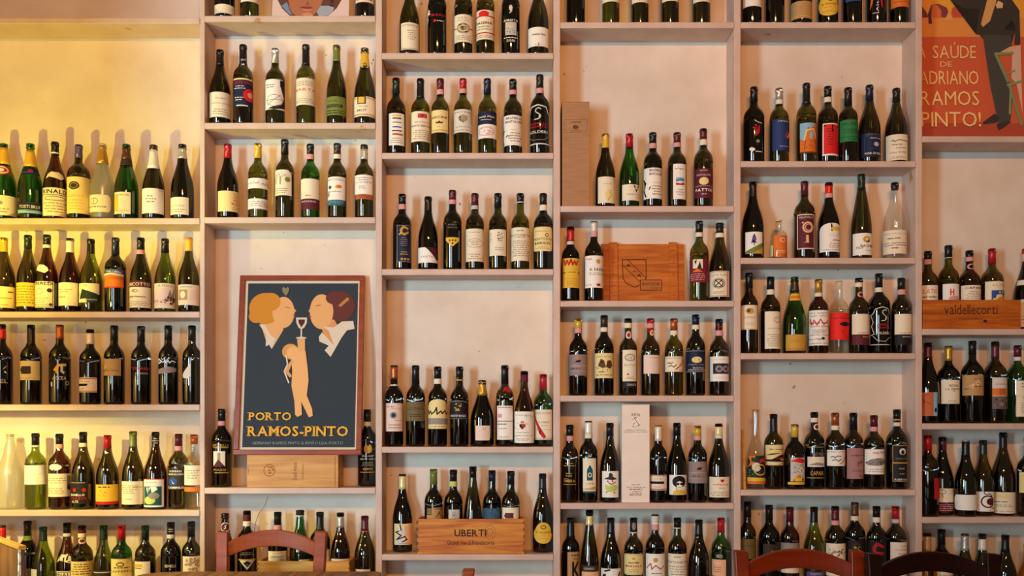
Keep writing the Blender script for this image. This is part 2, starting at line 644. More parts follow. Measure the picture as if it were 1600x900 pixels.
def wrapped(name, parent, prof, R, zc, z0, z1, x0, x1, kpx, shape, base, ops, seed, rot=0.0):
    """a label wrapped round the bottle; x0,x1 = pixels either side of the axis"""
    def ang(x):
        q = x * kpx / R
        return math.copysign(1.75, q) if abs(q) >= 0.985 else math.asin(q)
    rz = radius_at(prof, (z0 + z1) / 2)
    def ang2(x):
        q = x * kpx / rz
        return math.copysign(1.7, q) if abs(q) >= 0.985 else math.asin(q)
    a0, a1 = ang2(x0), ang2(x1)
    w = (a1 - a0) * rz
    asp = (z1 - z0) / w
    ns = max(4, int((a1 - a0) / 0.16))
    cuts = [i / ns for i in range(1, ns)]
    mb = MB()
    rnd = random.Random(seed)
    layers = []
    bp = base_poly(shape, asp) if shape != 'n' else None
    if bp:
        layers.append((base, bp, [tuple(range(len(bp)))]))
    layers += art_polys(ops, asp, rnd)
    tall = abs(radius_at(prof, z0) - radius_at(prof, z1)) > 0.0015
    for i, (c, vs, fs) in enumerate(layers):
        v, f = strips(vs, fs, cuts)
        if tall and i == 0 and shape == 'r':
            nz = 6
            v = [(u / ns, q / nz) for q in range(nz + 1) for u in range(ns + 1)]
            f = [(q * (ns + 1) + u, q * (ns + 1) + u + 1, (q + 1) * (ns + 1) + u + 1, (q + 1) * (ns + 1) + u) for q in range(nz) for u in range(ns)]
        pts = []
        for u, t in v:
            a = rot + a0 + (a1 - a0) * min(max(u, -0.02), 1.02)
            z = z0 + (z1 - z0) * t
            r = radius_at(prof, z) + 0.0006 + 0.00022 * i
            pts.append((r * math.sin(a), -r * math.cos(a), z))
        mb.face_set(pts, f, ink(c), True)
    return mb.build(name, parent)


N_B = 0


def bottle(cx, top, R, shape, gl, label, caps, labels, zb, Y, group):
    global N_B
    N_B += 1
    kb = (D + Y) / F
    X, Rm = cx, R
    H = EYE + (VY - top) * kb - zb
    Yf = Y - Rm * 0.7
    root = thing('wine_bottle', label, 'bottle', (X, Y, zb), group)
    prof = smooth_profile(profile(shape, H, Rm))
    mb = MB()
    mb.lathe(prof, 28, glass(gl))
    mb.build('glass_body', root)

    def zof(y, d=Y):
        return EYE + (VY - y) * (D + d) / F - zb
    for tok in caps.split():
        if '>' in tok:
            c, y = tok.split('>')
            zc = zof(float(y))
            zs = [zc] + [z for r, z in prof if zc + 0.002 < z <= H * 0.999] + [H]
            m2 = MB()
            pr = [(radius_at(prof, min(z, H * .985)) + 0.0006, z) for z in zs[:-1]]
            pr += [(0.0142, H + 0.0006), (0.009, H + 0.0009)]
            m2.lathe(pr, 20, foil(c))
            m2.build('capsule', root)
        else:
            c, r = tok.split(':')
            y0, y1 = map(float, r.split('-'))
            za, zb2 = zof(y1), zof(y0)
            m2 = MB()
            n = 5
            off = 0.0013 if (y1 - y0) < 12 else 0.0009
            pr = [(radius_at(prof, za + (zb2 - za) * i / n) + off, za + (zb2 - za) * i / n) for i in range(n + 1)]
            big = (y1 - y0) >= 12
            m2.lathe([(pr[0][0] - off, pr[0][1])] + pr + [(pr[-1][0] - off, pr[-1][1])], 20, foil(c) if big else ink(c), close=False)
            m2.build('neck_foil' if big else 'neck_band', root)
    for i, spec in enumerate(labels):
        parts = spec.split(';')
        a = parts[0].split()
        y0, y1, x0, x1 = map(float, a[:4])
        za, zt = zof(y1, Yf), zof(y0, Yf)
        za = max(za, 0.004)
        nm = 'label' if zt < H * .66 else 'neck_label'
        wrapped(nm if a[4] != 'n' else 'printed_lettering', root, prof, Rm, 0, za, zt, x0, x1, kb, a[4], a[5], parts[1:], N_B * 7 + i,
                -math.atan2(X, D + Y))
    return root


def row(shelf, cell, group, items, zshelf=None, zoff=0.0, y_add=0.0):
    """a row of bottles standing on the shelf whose front edge is at pixel row `shelf`"""
    zb = (EYE + (VY - shelf) * D / F if zshelf is None else zshelf) + 0.0005
    k = (D + 0.055) / F
    lo = [0.008 + it[2] * k + y_add * 0.6 for it in items]
    hi = [0.1385 - it[2] * k - (0.011 if zshelf is not None else 0) for it in items]
    Y = [min(max(0.014 + it[2] * k, 0.052) + y_add, h) for it, h in zip(items, hi)]
    Xs = [(it[0] - VX) * (D + y) / F for it, y in zip(items, Y)]
    R = [it[2] * (D + y) / F * 0.985 for it, y in zip(items, Y)]
    xl, xr = -9.0, 9.0
    if zshelf is None:
        for a, b in COLS:
            if a - 4 < items[0][0] < b + 4 or a - 4 < items[-1][0] < b + 4:
                xl, xr = at(a, 0)[0] + 0.0015, at(b, 0)[0] - 0.0015
    X0 = list(Xs)
    for step in range(400):                 # neighbours that overlap in the picture stand one behind the other
        for i in range(len(items) - 1):
            dx, dy = Xs[i + 1] - Xs[i], Y[i + 1] - Y[i]
            need = R[i] + R[i + 1] + 0.0035
            dd = math.hypot(dx, dy)
            if dd < need:
                if abs(dy) < 0.004:
                    dy = 0.004 if i % 2 == 0 else -0.004
                push = (need - dd) * 0.5
                ux, uy = dx / dd, math.copysign(max(abs(dy) / dd, 0.35), dy)
                Xs[i] -= ux * push * 0.12; Xs[i + 1] += ux * push * 0.12
                Y[i] -= uy * push; Y[i + 1] += uy * push
        for i in range(len(items)):
            Y[i] = min(max(Y[i], lo[i]), hi[i])
            Xs[i] = min(max(Xs[i], xl + R[i]), xr - R[i])
    for i in range(len(items) - 1):
        dd = math.hypot(Xs[i + 1] - Xs[i], Y[i + 1] - Y[i])
        if dd < R[i] + R[i + 1] + 0.003:
            q = max(0.80, (dd - 0.003) / (R[i] + R[i + 1]))
            R[i] *= q; R[i + 1] *= q
    for it, y, x, r in zip(items, Y, Xs, R):
        cx, top, r0, shape, gl, desc, caps, labels = it
        bottle(x, top, r, shape, gl, desc + ', ' + cell, caps, labels, zb, y, group)


# ---------------------------------------------------------------- room shell
def struct(mb, name, bevel=0.0):
    o = mb.build(name, bevel=bevel)
    o['kind'] = 'structure'
    return o


mb = MB(); mb.box(-6, 6, 0.165, 0.30, 0, 3.9, M_WALL); struct(mb, 'wall_back')
mb = MB(); mb.box(-6, 6, -8, 0.30, -0.1, 0, M_FLOOR); struct(mb, 'floor')
mb = MB(); mb.box(-2.5, -2.322, -2.12, 0.165, 0, 3.9, M_WALL); struct(mb, 'daylight_blocker_wall')  # unseen wall, added to keep window daylight off the first column

# ---------------------------------------------------------------- built-in shelving
DEP = 0.142
COLS = [(-86, 312.5), (320, 587), (597, 865), (875.5, 1147), (1157.5, 1431), (1441, 1720)]
SHELVES = [[-140, 28, 341, 487, 632, 797, 938, 1085],
           [-118, 25, 192, 339.5, 762, 916, 1070],
           [-72, 83, 239, 420.5, 698, 866, 1020, 1085],
           [-118, 35, 322, 470, 618, 786, 932, 1085],
           [-110, 35, 252, 403, 552, 765, 917, 1070],
           [-95, 213, 514, 661.5, 808, 955, 1085]]
TH = 9.6 * D / F
shelving = thing('wall_shelving', 'cream painted wooden shelving covering the whole wall behind the bottles', 'shelving', (0, 0, 0))
mb = MB()
mb.box(at(-88, 0)[0], at(1720, 0)[0], DEP, DEP + 0.02, 0.002, 3.6, M_PANEL)
mb.build('back_panel', shelving)
for a, b in [(COLS[i][1], COLS[i + 1][0]) for i in range(5)] + [(1720, 1732)]:
    mb = MB()
    mb.box(at(a, 0)[0], at(b, 0)[0], -0.001, DEP, 0.002, 3.6, M_PAINT)
    mb.build('upright', shelving, bevel=0.003)
for (xa, xb), ys in zip(COLS, SHELVES):
    for y in ys:
        z = at(0, y)[1]
        mb = MB()
        mb.box(at(xa, 0)[0] + 0.0003, at(xb, 0)[0] - 0.0003, -0.004, DEP, z - TH, z, M_PAINT)
        mb.build('shelf_board', shelving, bevel=0.003)
# the fine crack in the plaster under the framed poster
mb = MB()
pts = [(419, 775), (414, 790), (404, 803), (399, 818), (397, 835)]
for p, q in zip(pts, pts[1:]):
    (x0, z0), (x1, z1) = at(*p, DEP), at(*q, DEP)
    mb.face_set([(x0 - .0009, DEP - .0006, z0), (x1 - .0009, DEP - .0006, z1), (x1 + .0009, DEP - .0006, z1), (x0 + .0009, DEP - .0006, z0)], [(0, 1, 2, 3)], ink('q'))
mb.build('plaster_crack', shelving)


# ---------------------------------------------------------------- the bottles, shelf by shelf
# (axis px, top px, half width px, shape, glass, look, capsule and bands, labels)
LT = 'L .12 .88 .15 .8 5 x'
LB = 'L .12 .88 .1 .45 3 x'
C0, C1, C2, C3, C4, C5 = 'first column', 'framed-poster column', 'third column', 'fourth column', 'fifth column', 'last column'

row(341, 'top row of ' + C0, 'bottles on the upper lamplit shelf', [
 (6, 225, 19, 'c', 'n', 'green sparkling bottle, golden neck foil and red oval seal', 'Y:232-258', ['257 273 -13 9 e r;O .5 .5 .4 .4 .06 w;E .5 .5 .2 .2 w', '306 337 -30 19 r c;E .42 .62 .06 .1 x;L .2 .7 .1 .4 2 x']),
 (47.5, 225, 18.5, 'c', 'n', 'green sparkling bottle with golden neck and navy label', 'Y:236-262', ['262 272 -12 12 r n;E .5 .5 .12 .3 r;R 0 .2 1 .4 b', '316 335 -17 16 r n;T .5 .6 .8 .25 w TOSTI BRUT;P l 0 .05 1 .1 1 .35 .5 .2 0 .35']),
 (86, 222.5, 17.5, 'g', 'w', 'brown bottle with torn cream neck label and large cream label', 'K>243 w:239-241', ['268 281 -12 12 i c', '294 338 -17.5 17 r c;B .5 .87 .72 .15 k RINALDI;R .05 .74 .95 .76 k;O .5 .62 .3 .09 .03 x;L .15 .85 .1 .5 4 x']),
 (123, 227, 17, 'b', 'd', 'broad bottle, purple-blue capsule and yellow label with dark seal', 'v>248', ['277 334 -17 16 r y;E .42 .76 .17 .11 d;O .42 .76 .12 .075 .02 x;T .45 .48 .55 .07 Y SASSICAIA;L .15 .8 .08 .4 4 Y']),
 (160, 225, 18.5, 'c', 'f', 'frosted clear sparkling bottle with gold neck foil', 'g:229-257', ['305 332 -18 12 o c;O .4 .62 .16 .2 .03 x;S x .03 .4 .5 .4 .72;T .45 .3 .75 .09 k CANTINE ROSSE']),
 (197.5, 226, 18, 'c', 'n', 'green sparkling bottle, brown neck foil, small yellow-edged label', 'q:233-250 d:250-260', ['301 335 -17 6 r c;R 0 .12 .35 .85 Y;T .5 .87 .85 .08 k PROSECCO;P W .3 .1 .5 .8 .75 .55 .6 .1;L .1 .9 .04 .2 2 x']),
 (240, 227, 17, 'c', 'd', 'dark sparkling bottle with white neck foil and white label', 'w:235-265', ['295 334 -17 15 r w;L .3 .7 .4 .75 3 z;R .04 .93 .2 .95 z;R .75 .93 .96 .95 z']),
 (285, 226, 17.5, 'c', 'k', 'black sparkling bottle, bare cream-banded neck and low cream label', 's:233-249', ['309 336 -17 9 r c;T .5 .5 .7 .1 x CUVEE;L .1 .9 .1 .35 2 x']),
])
row(487, 'second row of ' + C0, 'bottles on the second lamplit shelf', [
 (6, 372, 17, 'g', 'd', 'sloping bottle with orange-gold capsule and pale yellow label', 'Y>394', ['448 481 -17 17 r y;Z .1 .7 .45 .06 q;R .6 .72 .75 .78 q;R .3 .12 .6 .14 q']),
 (43, 368, 16.5, 'g', 'd', 'dark green-capped bottle with worn mustard yellow label', 'h>388', ['442 479 -16.5 12.5 r Y;L .08 .92 .1 .9 7 e']),
 (74, 367.5, 16.5, 'g', 'w', 'brown bottle with white torn neck patch and bordered cream label', 'K>383 w:383-388', ['413 427 -14 2 i w', '440 481 -16.5 9.5 r c;B .5 .92 .94 .13 k RINALDI;F .04 .02 q;O .4 .62 .18 .12 .03 x;E .82 .66 .1 .08 d;L .12 .8 .08 .4 4 x;E .86 .12 .07 .05 d']),
 (107, 373, 16.5, 'g', 'w', 'brown bottle with white capsule band and plain cream label', 'd>377 w:377-395', ['442 478 -17 11 r c;L .1 .8 .55 .75 2 x;L .1 .6 .3 .45 1 x']),
 (142, 374, 17, 'g', 'L', 'light olive bottle, black capsule, label with dark green wedge', 'K>396', ['443 473 -18 12 r c;P h .2 .18 .35 .7 1 .42 1 0 .55 0 .5 .2;E .1 .45 .06 .12 e;T .7 .15 .4 .08 W ENANTIO;T .35 .88 .4 .07 x LA VIS']),
 (180.5, 372, 16, 'b', 'k', 'straight dark bottle with bright orange landscape label', 'n>398', ['421 450 -16 11.5 r o;P v 0 1 0 .8 .2 .7 .5 .8 1 .72 1 1;P l .2 .9 .6 .82 .95 .8 .7 .92;P W 0 .62 .5 .72 1 .62 1 .72 .5 .8 0 .75;P C 0 .3 .4 .5 1 .4 1 .6 .5 .6 0 .45;R 0 0 1 .06 R']),
 (220, 372, 16.5, 'g', 'd', 'dark bottle, pink neck band and red-brown topped label', 'K>391 p:391-398', ['439 481 -17 14.5 r c;R 0 .76 1 1 m;T .5 .87 .85 .12 w BRICOTTO;E .35 .64 .06 .04 x;O .4 .62 .12 .06 .03 x;Z .15 .75 .4 .1 q;L .1 .9 .06 .25 3 x']),
 (258, 373.5, 16, 'g', 'L', 'olive bottle with brown castle sketch label', 'K>395', ['443 482 -15.5 15 r c;R .05 .12 .95 .8 i;P u .55 .3 .7 .75 .78 .5 .85 .78 .9 .3;X .35 .3 .3 .12 16 m;X .7 .4 .2 .22 16 q;T .5 .9 .6 .1 x LA MALA']),
 (295, 372, 16, 'g', 'd', 'dark bottle with bright orange-yellow capsule', 'o>374 Y:374-393', ['445 477 -15.5 15.5 r c;R .1 .25 .45 .75 g;E .28 .5 .1 .18 w;P i .5 .2 .9 .3 .85 .8 .55 .7;L .15 .6 .82 .94 1 x']),
])
row(632, 'third row of ' + C0, 'bottles on the dim amber shelf', [
 (3, 507, 15.5, 'b', 'k', 'black bottle with red-orange capsule band, cut by the frame', 'K>514 R:514-530', ['570 600 -14 9 n w;P w .75 .85 .95 .98 .7 .75;P w .8 .7 .9 .55 .75 .6;T .75 .15 .4 .2 W EL']),
 (48.5, 508, 15.5, 'b', 'k', 'black bottle, golden label with a small dark square', 'K>540', ['564 594 -15.5 12 r y;R .24 .32 .64 .72 d;R .18 .45 .28 .62 d;T .5 .1 .6 .07 g UTA LEONE']),
 (93.5, 508, 16, 'b', 'k', 'black bottle printed with a gold pi sign', 'K>510 C:510-530', ['570 602 -13 12 n w;S Y .14 .28 .75 .45 .97 .8 1;S Y .12 .42 .93 .38 .62;S W .12 .62 .96 .62 .68 .7 .62;T .5 .35 .7 .16 W ACCEA;T .1 .05 .1 .2 W I;O .9 .1 .1 .1 .03 W']),
 (141, 515, 16, 'b', 'k', 'shorter black bottle, banded neck and low red-lined label', 'K>521 c:521-538', ['523 525 -8 8 n r;R 0 0 1 1 r', '527 531 -6 6 n k;R 0 0 1 1 k', '590 613 -17 9.5 r c;R 0 .9 1 .95 r;R 0 .05 1 .1 r;R .05 .42 .62 .58 k;L .1 .9 .66 .8 1 x;O .75 .4 .16 .22 .03 i;L .1 .6 .16 .3 1 x']),
 (178.5, 509, 15.5, 'b', 'k', 'black bottle with tan label high on its body', 'K>532', ['561 587 -15.5 9.5 r a;P Y .28 .55 .32 .75 .36 .55;E .3 .5 .04 .06 Y;Z .1 .9 .3 .12 q']),
 (220.5, 510, 15, 'b', 'k', 'black bottle with red lettering straight on the glass', 'K>535', ['566 586 -15 14 n w;B .6 .5 .75 .2 r TIMARIA;S W .04 .02 .9 .1 .6 .02 .3 .08 .1;T .6 .12 .45 .12 W ROSSO']),
 (263, 509, 15, 'b', 'k', 'black bottle, white signature over grey-mauve waves', 'K>532', ['560 586 -14.5 11.5 n w;P u 0 .05 .5 .1 1 .2 1 .42 .6 .5 0 .32;P z 0 .2 .5 .28 1 .36 .5 .34 0 .26;S w .05 .1 .98 .1 .68 .3 .8 .1 .98;S w .04 .35 .75 .45 .85 .5 .72 .6 .85 .66 .72 .75 .84 .95 .78']),
 (300, 509, 14.5, 'b', 'k', 'black bottle with cream fan shape and small print', 'K>532', ['568 600 -14 -2 n c;P W .1 .45 1 1 1 .4 .7 .25 .2 .3;L .3 1 0 .25 4 z']),
])
row(797, 'fourth row of ' + C0, 'bottles on the lower lamplit shelf', [
 (16, 678, 21, 'c', 'f', 'clear frosted empty bottle without label', '', []),
 (55.5, 677, 15.5, 'b', 'L', 'light olive bottle, black capsule, pale cream label', 'K>695 w:696-698', ['727 757 -15.5 15 r w;P W 0 .6 .5 .5 1 .6 .5 .55;L .1 .7 .15 .4 3 i']),
 (93, 678, 16, 'b', 'w', 'amber bottle with white oval neck label', 'K>694 p:694-701', ['725 735 -14 3 e w', '740 776 -16.5 15.5 r c;L .1 .8 .55 .85 3 x;R .78 .3 .95 .9 z;E .88 .4 .09 .12 d;L .1 .7 .1 .4 4 x']),
 (130, 675, 17, 'g', 'd', 'dark bottle, cream neck band, black label with red print', 'K>692 c:692-698', ['752 787 -17 6 r K;R .05 .92 .9 .96 z;E .08 .62 .05 .09 r;E .42 .62 .09 .09 r;E .85 .62 .09 .09 r;B .5 .4 .75 .1 w BRUNELLO;B .5 .25 .9 .1 r ROSSO;T .45 .1 .35 .1 w ALTE']),
 (168, 680, 17, 'g', 'd', 'bottle with red capsule, yellow label edged red below', 'r>701', ['757 788 -17.5 16 r Y;R 0 0 1 .15 r;L .2 .7 .8 .95 1 q;X .4 .55 .18 .15 8 e']),
 (208, 674, 16.5, 'g', 'd', 'dark bottle with yellow-green capsule', 'e>698', ['752 788 -17 15 r c;L .1 .75 .45 .85 5 x;R .35 .22 .55 .24 q;Z .6 .9 .75 .06 x']),
 (243, 675, 17, 'g', 'w', 'brown bottle, white label with blue-green picture', 'K>694', ['684 694 -5 5 n w;L .1 .9 0 1 3 w', '748 792 -18 12 r w;R 0 .97 1 1 r;R .17 .06 .9 .73 t;P w .3 .7 .4 .45 .5 .7;P w .5 .72 .55 .5 .75 .62 .7 .72;E .45 .24 .22 .14 j;E .62 .4 .2 .12 z;T .5 .88 .4 .04 r ROSSO']),
 (279, 678, 15.5, 'b', 'o', 'green bottle, burgundy capsule, grey label with blue emblem', 'm>697 p:697-704', ['732 765 -15.5 12.5 r d;B .5 .87 .5 .08 w ROSSO;B .5 .73 .62 .08 w MONTALCINO;E .38 .38 .2 .18 b;X .38 .38 .1 .1 5 w;B .5 .1 .66 .1 w CAMINUS']),
 (309, 679, 14.5, 'b', 'c', 'clear bottle half behind the upright, orange capsule', 'C>694', ['727 758 -14.5 14 r c;L .15 .8 .3 .8 4 x', '761 768 -14.5 14 r o']),
])
row(938, 'bottom row of ' + C0, 'bottles on the lowest lamplit shelf', [
 (3, 821, 15, 'b', 'k', 'bottle with bright red capsule behind the weathered board', 'K>824 R:824-848', []),
 (41, 814, 16, 'b', 'k', 'black bottle with yellow-green neck band', 'K>837 e:837-844', ['888 930 -14 8 r d']),
 (67, 823, 17, 'g', 'L', 'green sloping bottle with pale lilac label edge', 'h>845', ['889 925 -17 -9 r s']),
 (98.5, 817, 16, 'g', 'w', 'brown bottle with torn cream neck label', 'K>832 W:833-838', ['866 880 -13 8 i c', '892 930 -16 14 r c;B .5 .85 .76 .14 k RINALDI;F .03 .02 q']),
 (128, 821, 16, 'b', 'd', 'bottle with red, cream and rooster-seal banded neck', 'K>828 m:828-833 c:833-840', ['841 851 -5.5 5.5 r m;E .5 .5 .42 .42 i;E .5 .5 .25 .25 m', '877 930 -16 15.5 r y;L .15 .85 .6 .95 5 q;P q .2 .5 .4 .58 .7 .5 .5 .55']),
 (161, 821, 15, 'g', 'L', 'olive sloping bottle with dark band label', 'h>843', ['891 915 -15 14 r d;R .1 .85 .9 .9 W']),
 (190, 821, 15.5, 'b', 'n', 'bright green bottle, red capsule, tan label', 'r>843', ['873 930 -15.5 15.5 r y;O .45 .85 .12 .06 .03 q;T .5 .66 .8 .06 q CAPPERELLI;L .2 .8 .72 .8 1 q']),
 (227, 821, 15.5, 'b', 'd', 'olive bottle, white label with yellow patch', 'h>843', ['877 930 -16 7 r w;R .15 .84 .65 .92 Y;R .2 .79 .6 .81 k']),
 (267, 816, 15.5, 'b', 'k', 'black bottle with white neck band and small white lettering', 'K>834 W:835-841', ['826 833 -5 5 n W;L .1 .9 0 1 2 W', '880 890 -10 8 n w;T .5 .6 .85 .4 w BENELLI;E .5 .1 .04 .12 w']),
 (299, 815, 14.5, 'b', 'k', 'black bottle with cream hillside sketch label', 'K>838', ['869 930 -12.5 13 r c;X .5 .75 .4 .2 26 x;P x .1 .8 .5 .85 .9 .95 .9 .9 .5 .8']),
])

row(25, 'top row of ' + C1, 'bottles on the poster column top shelf', [
 (351, -86, 15.5, 'b', 'k', 'dark bottle with low cream band label', 'K>-60', ['8 22 -15 14.5 r c;R .05 .42 .95 .5 y']),
 (390, -86, 14.5, 'b', 'o', 'olive green bottle beside the portrait sleeve', 'K>-60', ['-40 4 -13 14 r c;L .1 .9 .2 .8 5 x']),
 (570, -86, 15, 'g', 'k', 'dark bottle with plain cream label beside the upright', 'K>-60', ['-34 5 -14 13.5 r i;R .1 .1 .9 .14 q']),
])
row(192, 'second row of ' + C1, 'bottles on the poster column second shelf', [
 (342, 79, 16.5, 'g', 'd', 'sloping dark bottle, navy-black capsule, plain cream label', 'K>103', ['145 184 -15.5 16 r c;Z .3 .7 .75 .06 x;T .5 .55 .8 .06 x CANTINA SOCIALE;L .1 .9 .08 .35 3 x']),
 (380, 71, 15.5, 'b', 'd', 'dark bottle, navy label with large red disc', 'K>103', ['84 102 -4 4 n w;Z .1 .9 .6 .3 w;P w .2 .05 .7 .1 .6 .3', '123 168 -14 14 r n;R 0 .94 1 .99 y;B .5 .84 .9 .1 r ARTE VIVO;E .8 .42 .3 .22 R;E .82 .42 .14 .1 p;L .08 .6 .6 .75 2 W;L .08 .55 .2 .36 2 W;R .2 .02 .7 .06 W']),
 (430, 77, 15, 'b', 'd', 'dark bottle, silver capsule, white label cut by black swirl', 's>100', ['125 172 -14.5 14 r w;P K .72 .98 1 1 1 .08 .5 0 .2 .03 .8 .2 .93 .4 .82 .6 .72 .8;O .5 .3 .35 .2 .02 z;S z .02 .1 .3 .9 .35;S z .02 .2 .15 .75 .5;L .1 .5 .7 .85 2 z']),
 (478, 71, 15, 'b', 'o', 'olive bottle, cream label with orange capitals', 'K>103', ['123 165 -15 14.5 r c;B .5 .57 .85 .1 o MARTA;L .1 .9 .7 .9 3 x;R .05 .28 .95 .3 i;L .1 .9 .06 .25 3 x']),
 (526, 72, 15.5, 'g', 'd', 'bottle with olive green capsule and matching label', 'e>97', ['152 181 -15.5 15 r e;R .15 .42 .75 .58 h;T .45 .5 .5 .1 e ORIGER;T .4 .76 .3 .06 h ALTO ADIGE;L .1 .9 .05 .3 2 h']),
 (570, 76, 16.5, 'c', 'd', 'dark sparkling bottle, gold neck and cream gold-framed label', 'Y:84-106', ['95 104 -4.5 4.5 r y;E .5 .45 .45 .45 k', '152 183 -16.5 16 r c;R .3 .62 .58 1 d;R .34 .66 .54 .97 Y;L .2 .8 .45 .55 1 x;T .45 .3 .3 .12 k BRUT;R 0 .06 1 .12 g;R 0 .9 .28 .95 g;R .6 .9 1 .95 g']),
])
row(339.5, 'third row of ' + C1, 'bottles on the shelf above the framed poster', [
 (356, 226, 16.5, 'g', 'k', 'dark sloping bottle with red capsule and buff label', 'r>248', ['299 331 -14.5 16.5 r y;L .5 .9 .7 .95 3 x;X .65 .5 .2 .2 12 o;L .5 .85 .08 .25 2 x']),
 (403, 225, 15, 'b', 'o', 'green bottle, yellow capsule and two white bands', 'Y>248', ['279 295 -15 15 r w;Z .1 .9 .5 .4 z', '311 327 -15 15 r w;L .1 .9 .2 .8 3 z']),
 (445, 219, 14.5, 'b', 'd', 'tall dark bottle, cream corner-cut label with temple sketch', 'K>241', ['266 306 -14.5 10 x c;P W .1 .5 .5 .85 .9 .5 .9 .75 .5 .95 .1 .75;R .2 .45 .26 .7 x;R .45 .42 .52 .75 x;E .8 .62 .12 .1 e;X .5 .75 .35 .1 12 x;L .15 .85 .06 .3 3 x']),
 (485, 226, 14.5, 'b', 'n', 'green bottle, pink neck band, cream and burgundy label', 'K>242 p:242-250', ['280 328 -14.5 13.5 r c;R 0 0 1 .35 m;T .5 .26 .6 .05 w ROSSO;L .3 .7 .4 .5 1 o']),
 (527, 225, 14.5, 'b', 'd', 'dark bottle, white label with coloured shapes, teal foot', 'd>242 c:242-249', ['277 322 -14.5 12.5 r w;R 0 0 1 .2 t;T .5 .9 .8 .08 x MONTEVERRO;E .3 .64 .08 .06 t;P Y .5 .64 .62 .58 .72 .68 .6 .72;E .68 .66 .1 .06 o;P C .12 .36 .25 .32 .28 .45 .18 .42;Z .1 .75 .48 .06 x;L .1 .9 .03 .17 3 l']),
 (569, 227, 14.5, 'b', 'd', 'olive bottle, silver neck band, white label with copper strip', 'd>234 s:234-250', ['274 304 -14 13 r w;L .1 .9 .7 .9 2 z;T .5 .62 .8 .1 x LUCE PRIMA;L .3 .6 .25 .45 2 x', '304 312 -13 13 r C;L .1 .9 .2 .8 2 q']),
])
row(762, 'shelf under the framed poster', 'bottles flanking the framed poster', [
 (346.5, 639, 15.5, 'b', 'k', 'black bottle with gold print and small tower picture', 'K>658 p:658-665', ['690 740 -14 12 n g;T .5 .88 .9 .08 g BRUNELLO;R .1 .8 .9 .82 g;R .12 .22 .72 .7 c;R .35 .3 .5 .65 x;P m .12 .22 .4 .45 .72 .22;T .45 .12 .6 .07 g MASSI;R .2 .02 .9 .04 g']),
], y_add=0.0)
row(762, 'shelf under the framed poster', 'bottles flanking the framed poster', [
 (574, 640, 15, 'b', 'k', 'black bottle with gold crest and white script', 'K>659 W:659-666', ['694 740 -12 13 n g;P g .3 .75 .3 .9 .4 1 .5 .93 .6 1 .7 .9 .7 .75 .5 .68;R .0 .83 1 .84 g;Z .2 .8 .6 .06 W;Z .05 .95 .5 .06 W;L .15 .85 .25 .4 3 z;B .5 .16 .5 .07 g RISERVA;R .1 .04 .9 .06 g']),
], y_add=0.042)
row(916, 'bottom row of ' + C1, 'bottles on the shelf behind the reddish chair', [
 (352, 802, 15, 'c', 'd', 'dark sparkling bottle with round violet neck seal', '', ['817 831 -6 6 e w;E .5 .5 .42 .42 m;S w .06 .6 .7 .45 .6 .55 .4 .4 .3']),
 (386, 798, 15, 'b', 'k', 'black bottle, maroon and cream neck, triangular cream crest', 'K>804 m:804-814 c:814-822', ['862 890 -13 13 n z;L .1 .9 .8 1 2 z;P c .1 .55 .9 .55 .5 .0;R .05 .53 .95 .6 g;S K .06 .35 .4 .5 .2 .65 .4;E .5 .4 .1 .1 K']),
])
row(916, 'bottom row of ' + C1, 'bottles on the shelf behind the reddish chair', [
 (570, 806, 16, 'g', 'd', 'dark sloping bottle with maroon capsule by the upright', 'm>829 C:829-830.5', ['889 905 -14 8 r i']),
])

row(83, 'top row of ' + C2, 'bottles on the third column top shelf', [
 (640, -34, 16, 'g', 'd', 'sloping dark bottle with tall cream label', 'K>-10', ['37 79 -13 14 r c;T .5 .9 .8 .07 q ATTIVIOLA;L .35 .8 .35 .75 5 x;R .04 .03 .96 .05 x']),
 (683, -44, 14.8, 'b', 'k', 'black bottle, red lettering beside a white figure', 'K>-18', ['16 38 -14.5 13.5 n w;B .6 .6 .72 .17 r TIBARIO;S w .07 .05 .05 .15 .35 .1 .6 .25 .95;S w .06 .12 .7 .28 .75;E .5 .18 .05 .1 R;L .55 .85 .12 .25 1 w']),
 (724, -44, 14.3, 'b', 'd', 'dark bottle, cream label with ornate round crest', 'K>-18', ['24 67 -14 14 r c;L .2 .8 .74 .92 3 x;P r 0 .52 .4 .46 .4 .49 0 .56;P r 1 .52 .6 .46 .6 .49 1 .56;E .5 .5 .22 .2 x;X .5 .5 .2 .16 22 d;O .5 .5 .16 .12 .03 y;L .2 .8 .06 .25 3 x']),
 (758.5, -44, 14.3, 'b', 'o', 'olive bottle, cream label framed with red lines', 'K>-18', ['17 63 -14 13.5 r c;S r .05 .02 .1 .02 .95;R .02 .77 .98 .81 r;R .02 .2 .98 .24 r;R .02 .22 .06 .8 r;R .94 .22 .98 .8 r;E .5 .87 .2 .1 R;B .5 .56 .65 .09 q PAGINA;L .2 .8 .3 .48 2 x;L .1 .9 .04 .16 2 x']),
 (798, -44, 14.5, 'b', 'k', 'black bottle with small many-coloured picture', 'K>-18', ['10 68 -12 12 n w;E .5 .93 .1 .08 W;S W .06 .5 .95 .55 .85 .45 .8;B .5 .6 .85 .06 w ANNATA;R .2 .2 .82 .55 s;X .5 .45 .25 .1 10 y;X .5 .36 .25 .06 10 b;X .5 .28 .2 .06 9 m;X .45 .24 .2 .03 6 p;T .5 .05 .45 .06 w 2001;L .05 .95 .1 .16 1 w']),
 (841, -38, 16.5, 'g', 'd', 'sloping dark bottle, white label with handwritten name', 'K>-12', ['44 74 -15.5 15.5 r w;Z .25 .8 .62 .2 k;S k .02 .5 .02 .52 .18;L .35 .65 .05 .12 1 x']),
])
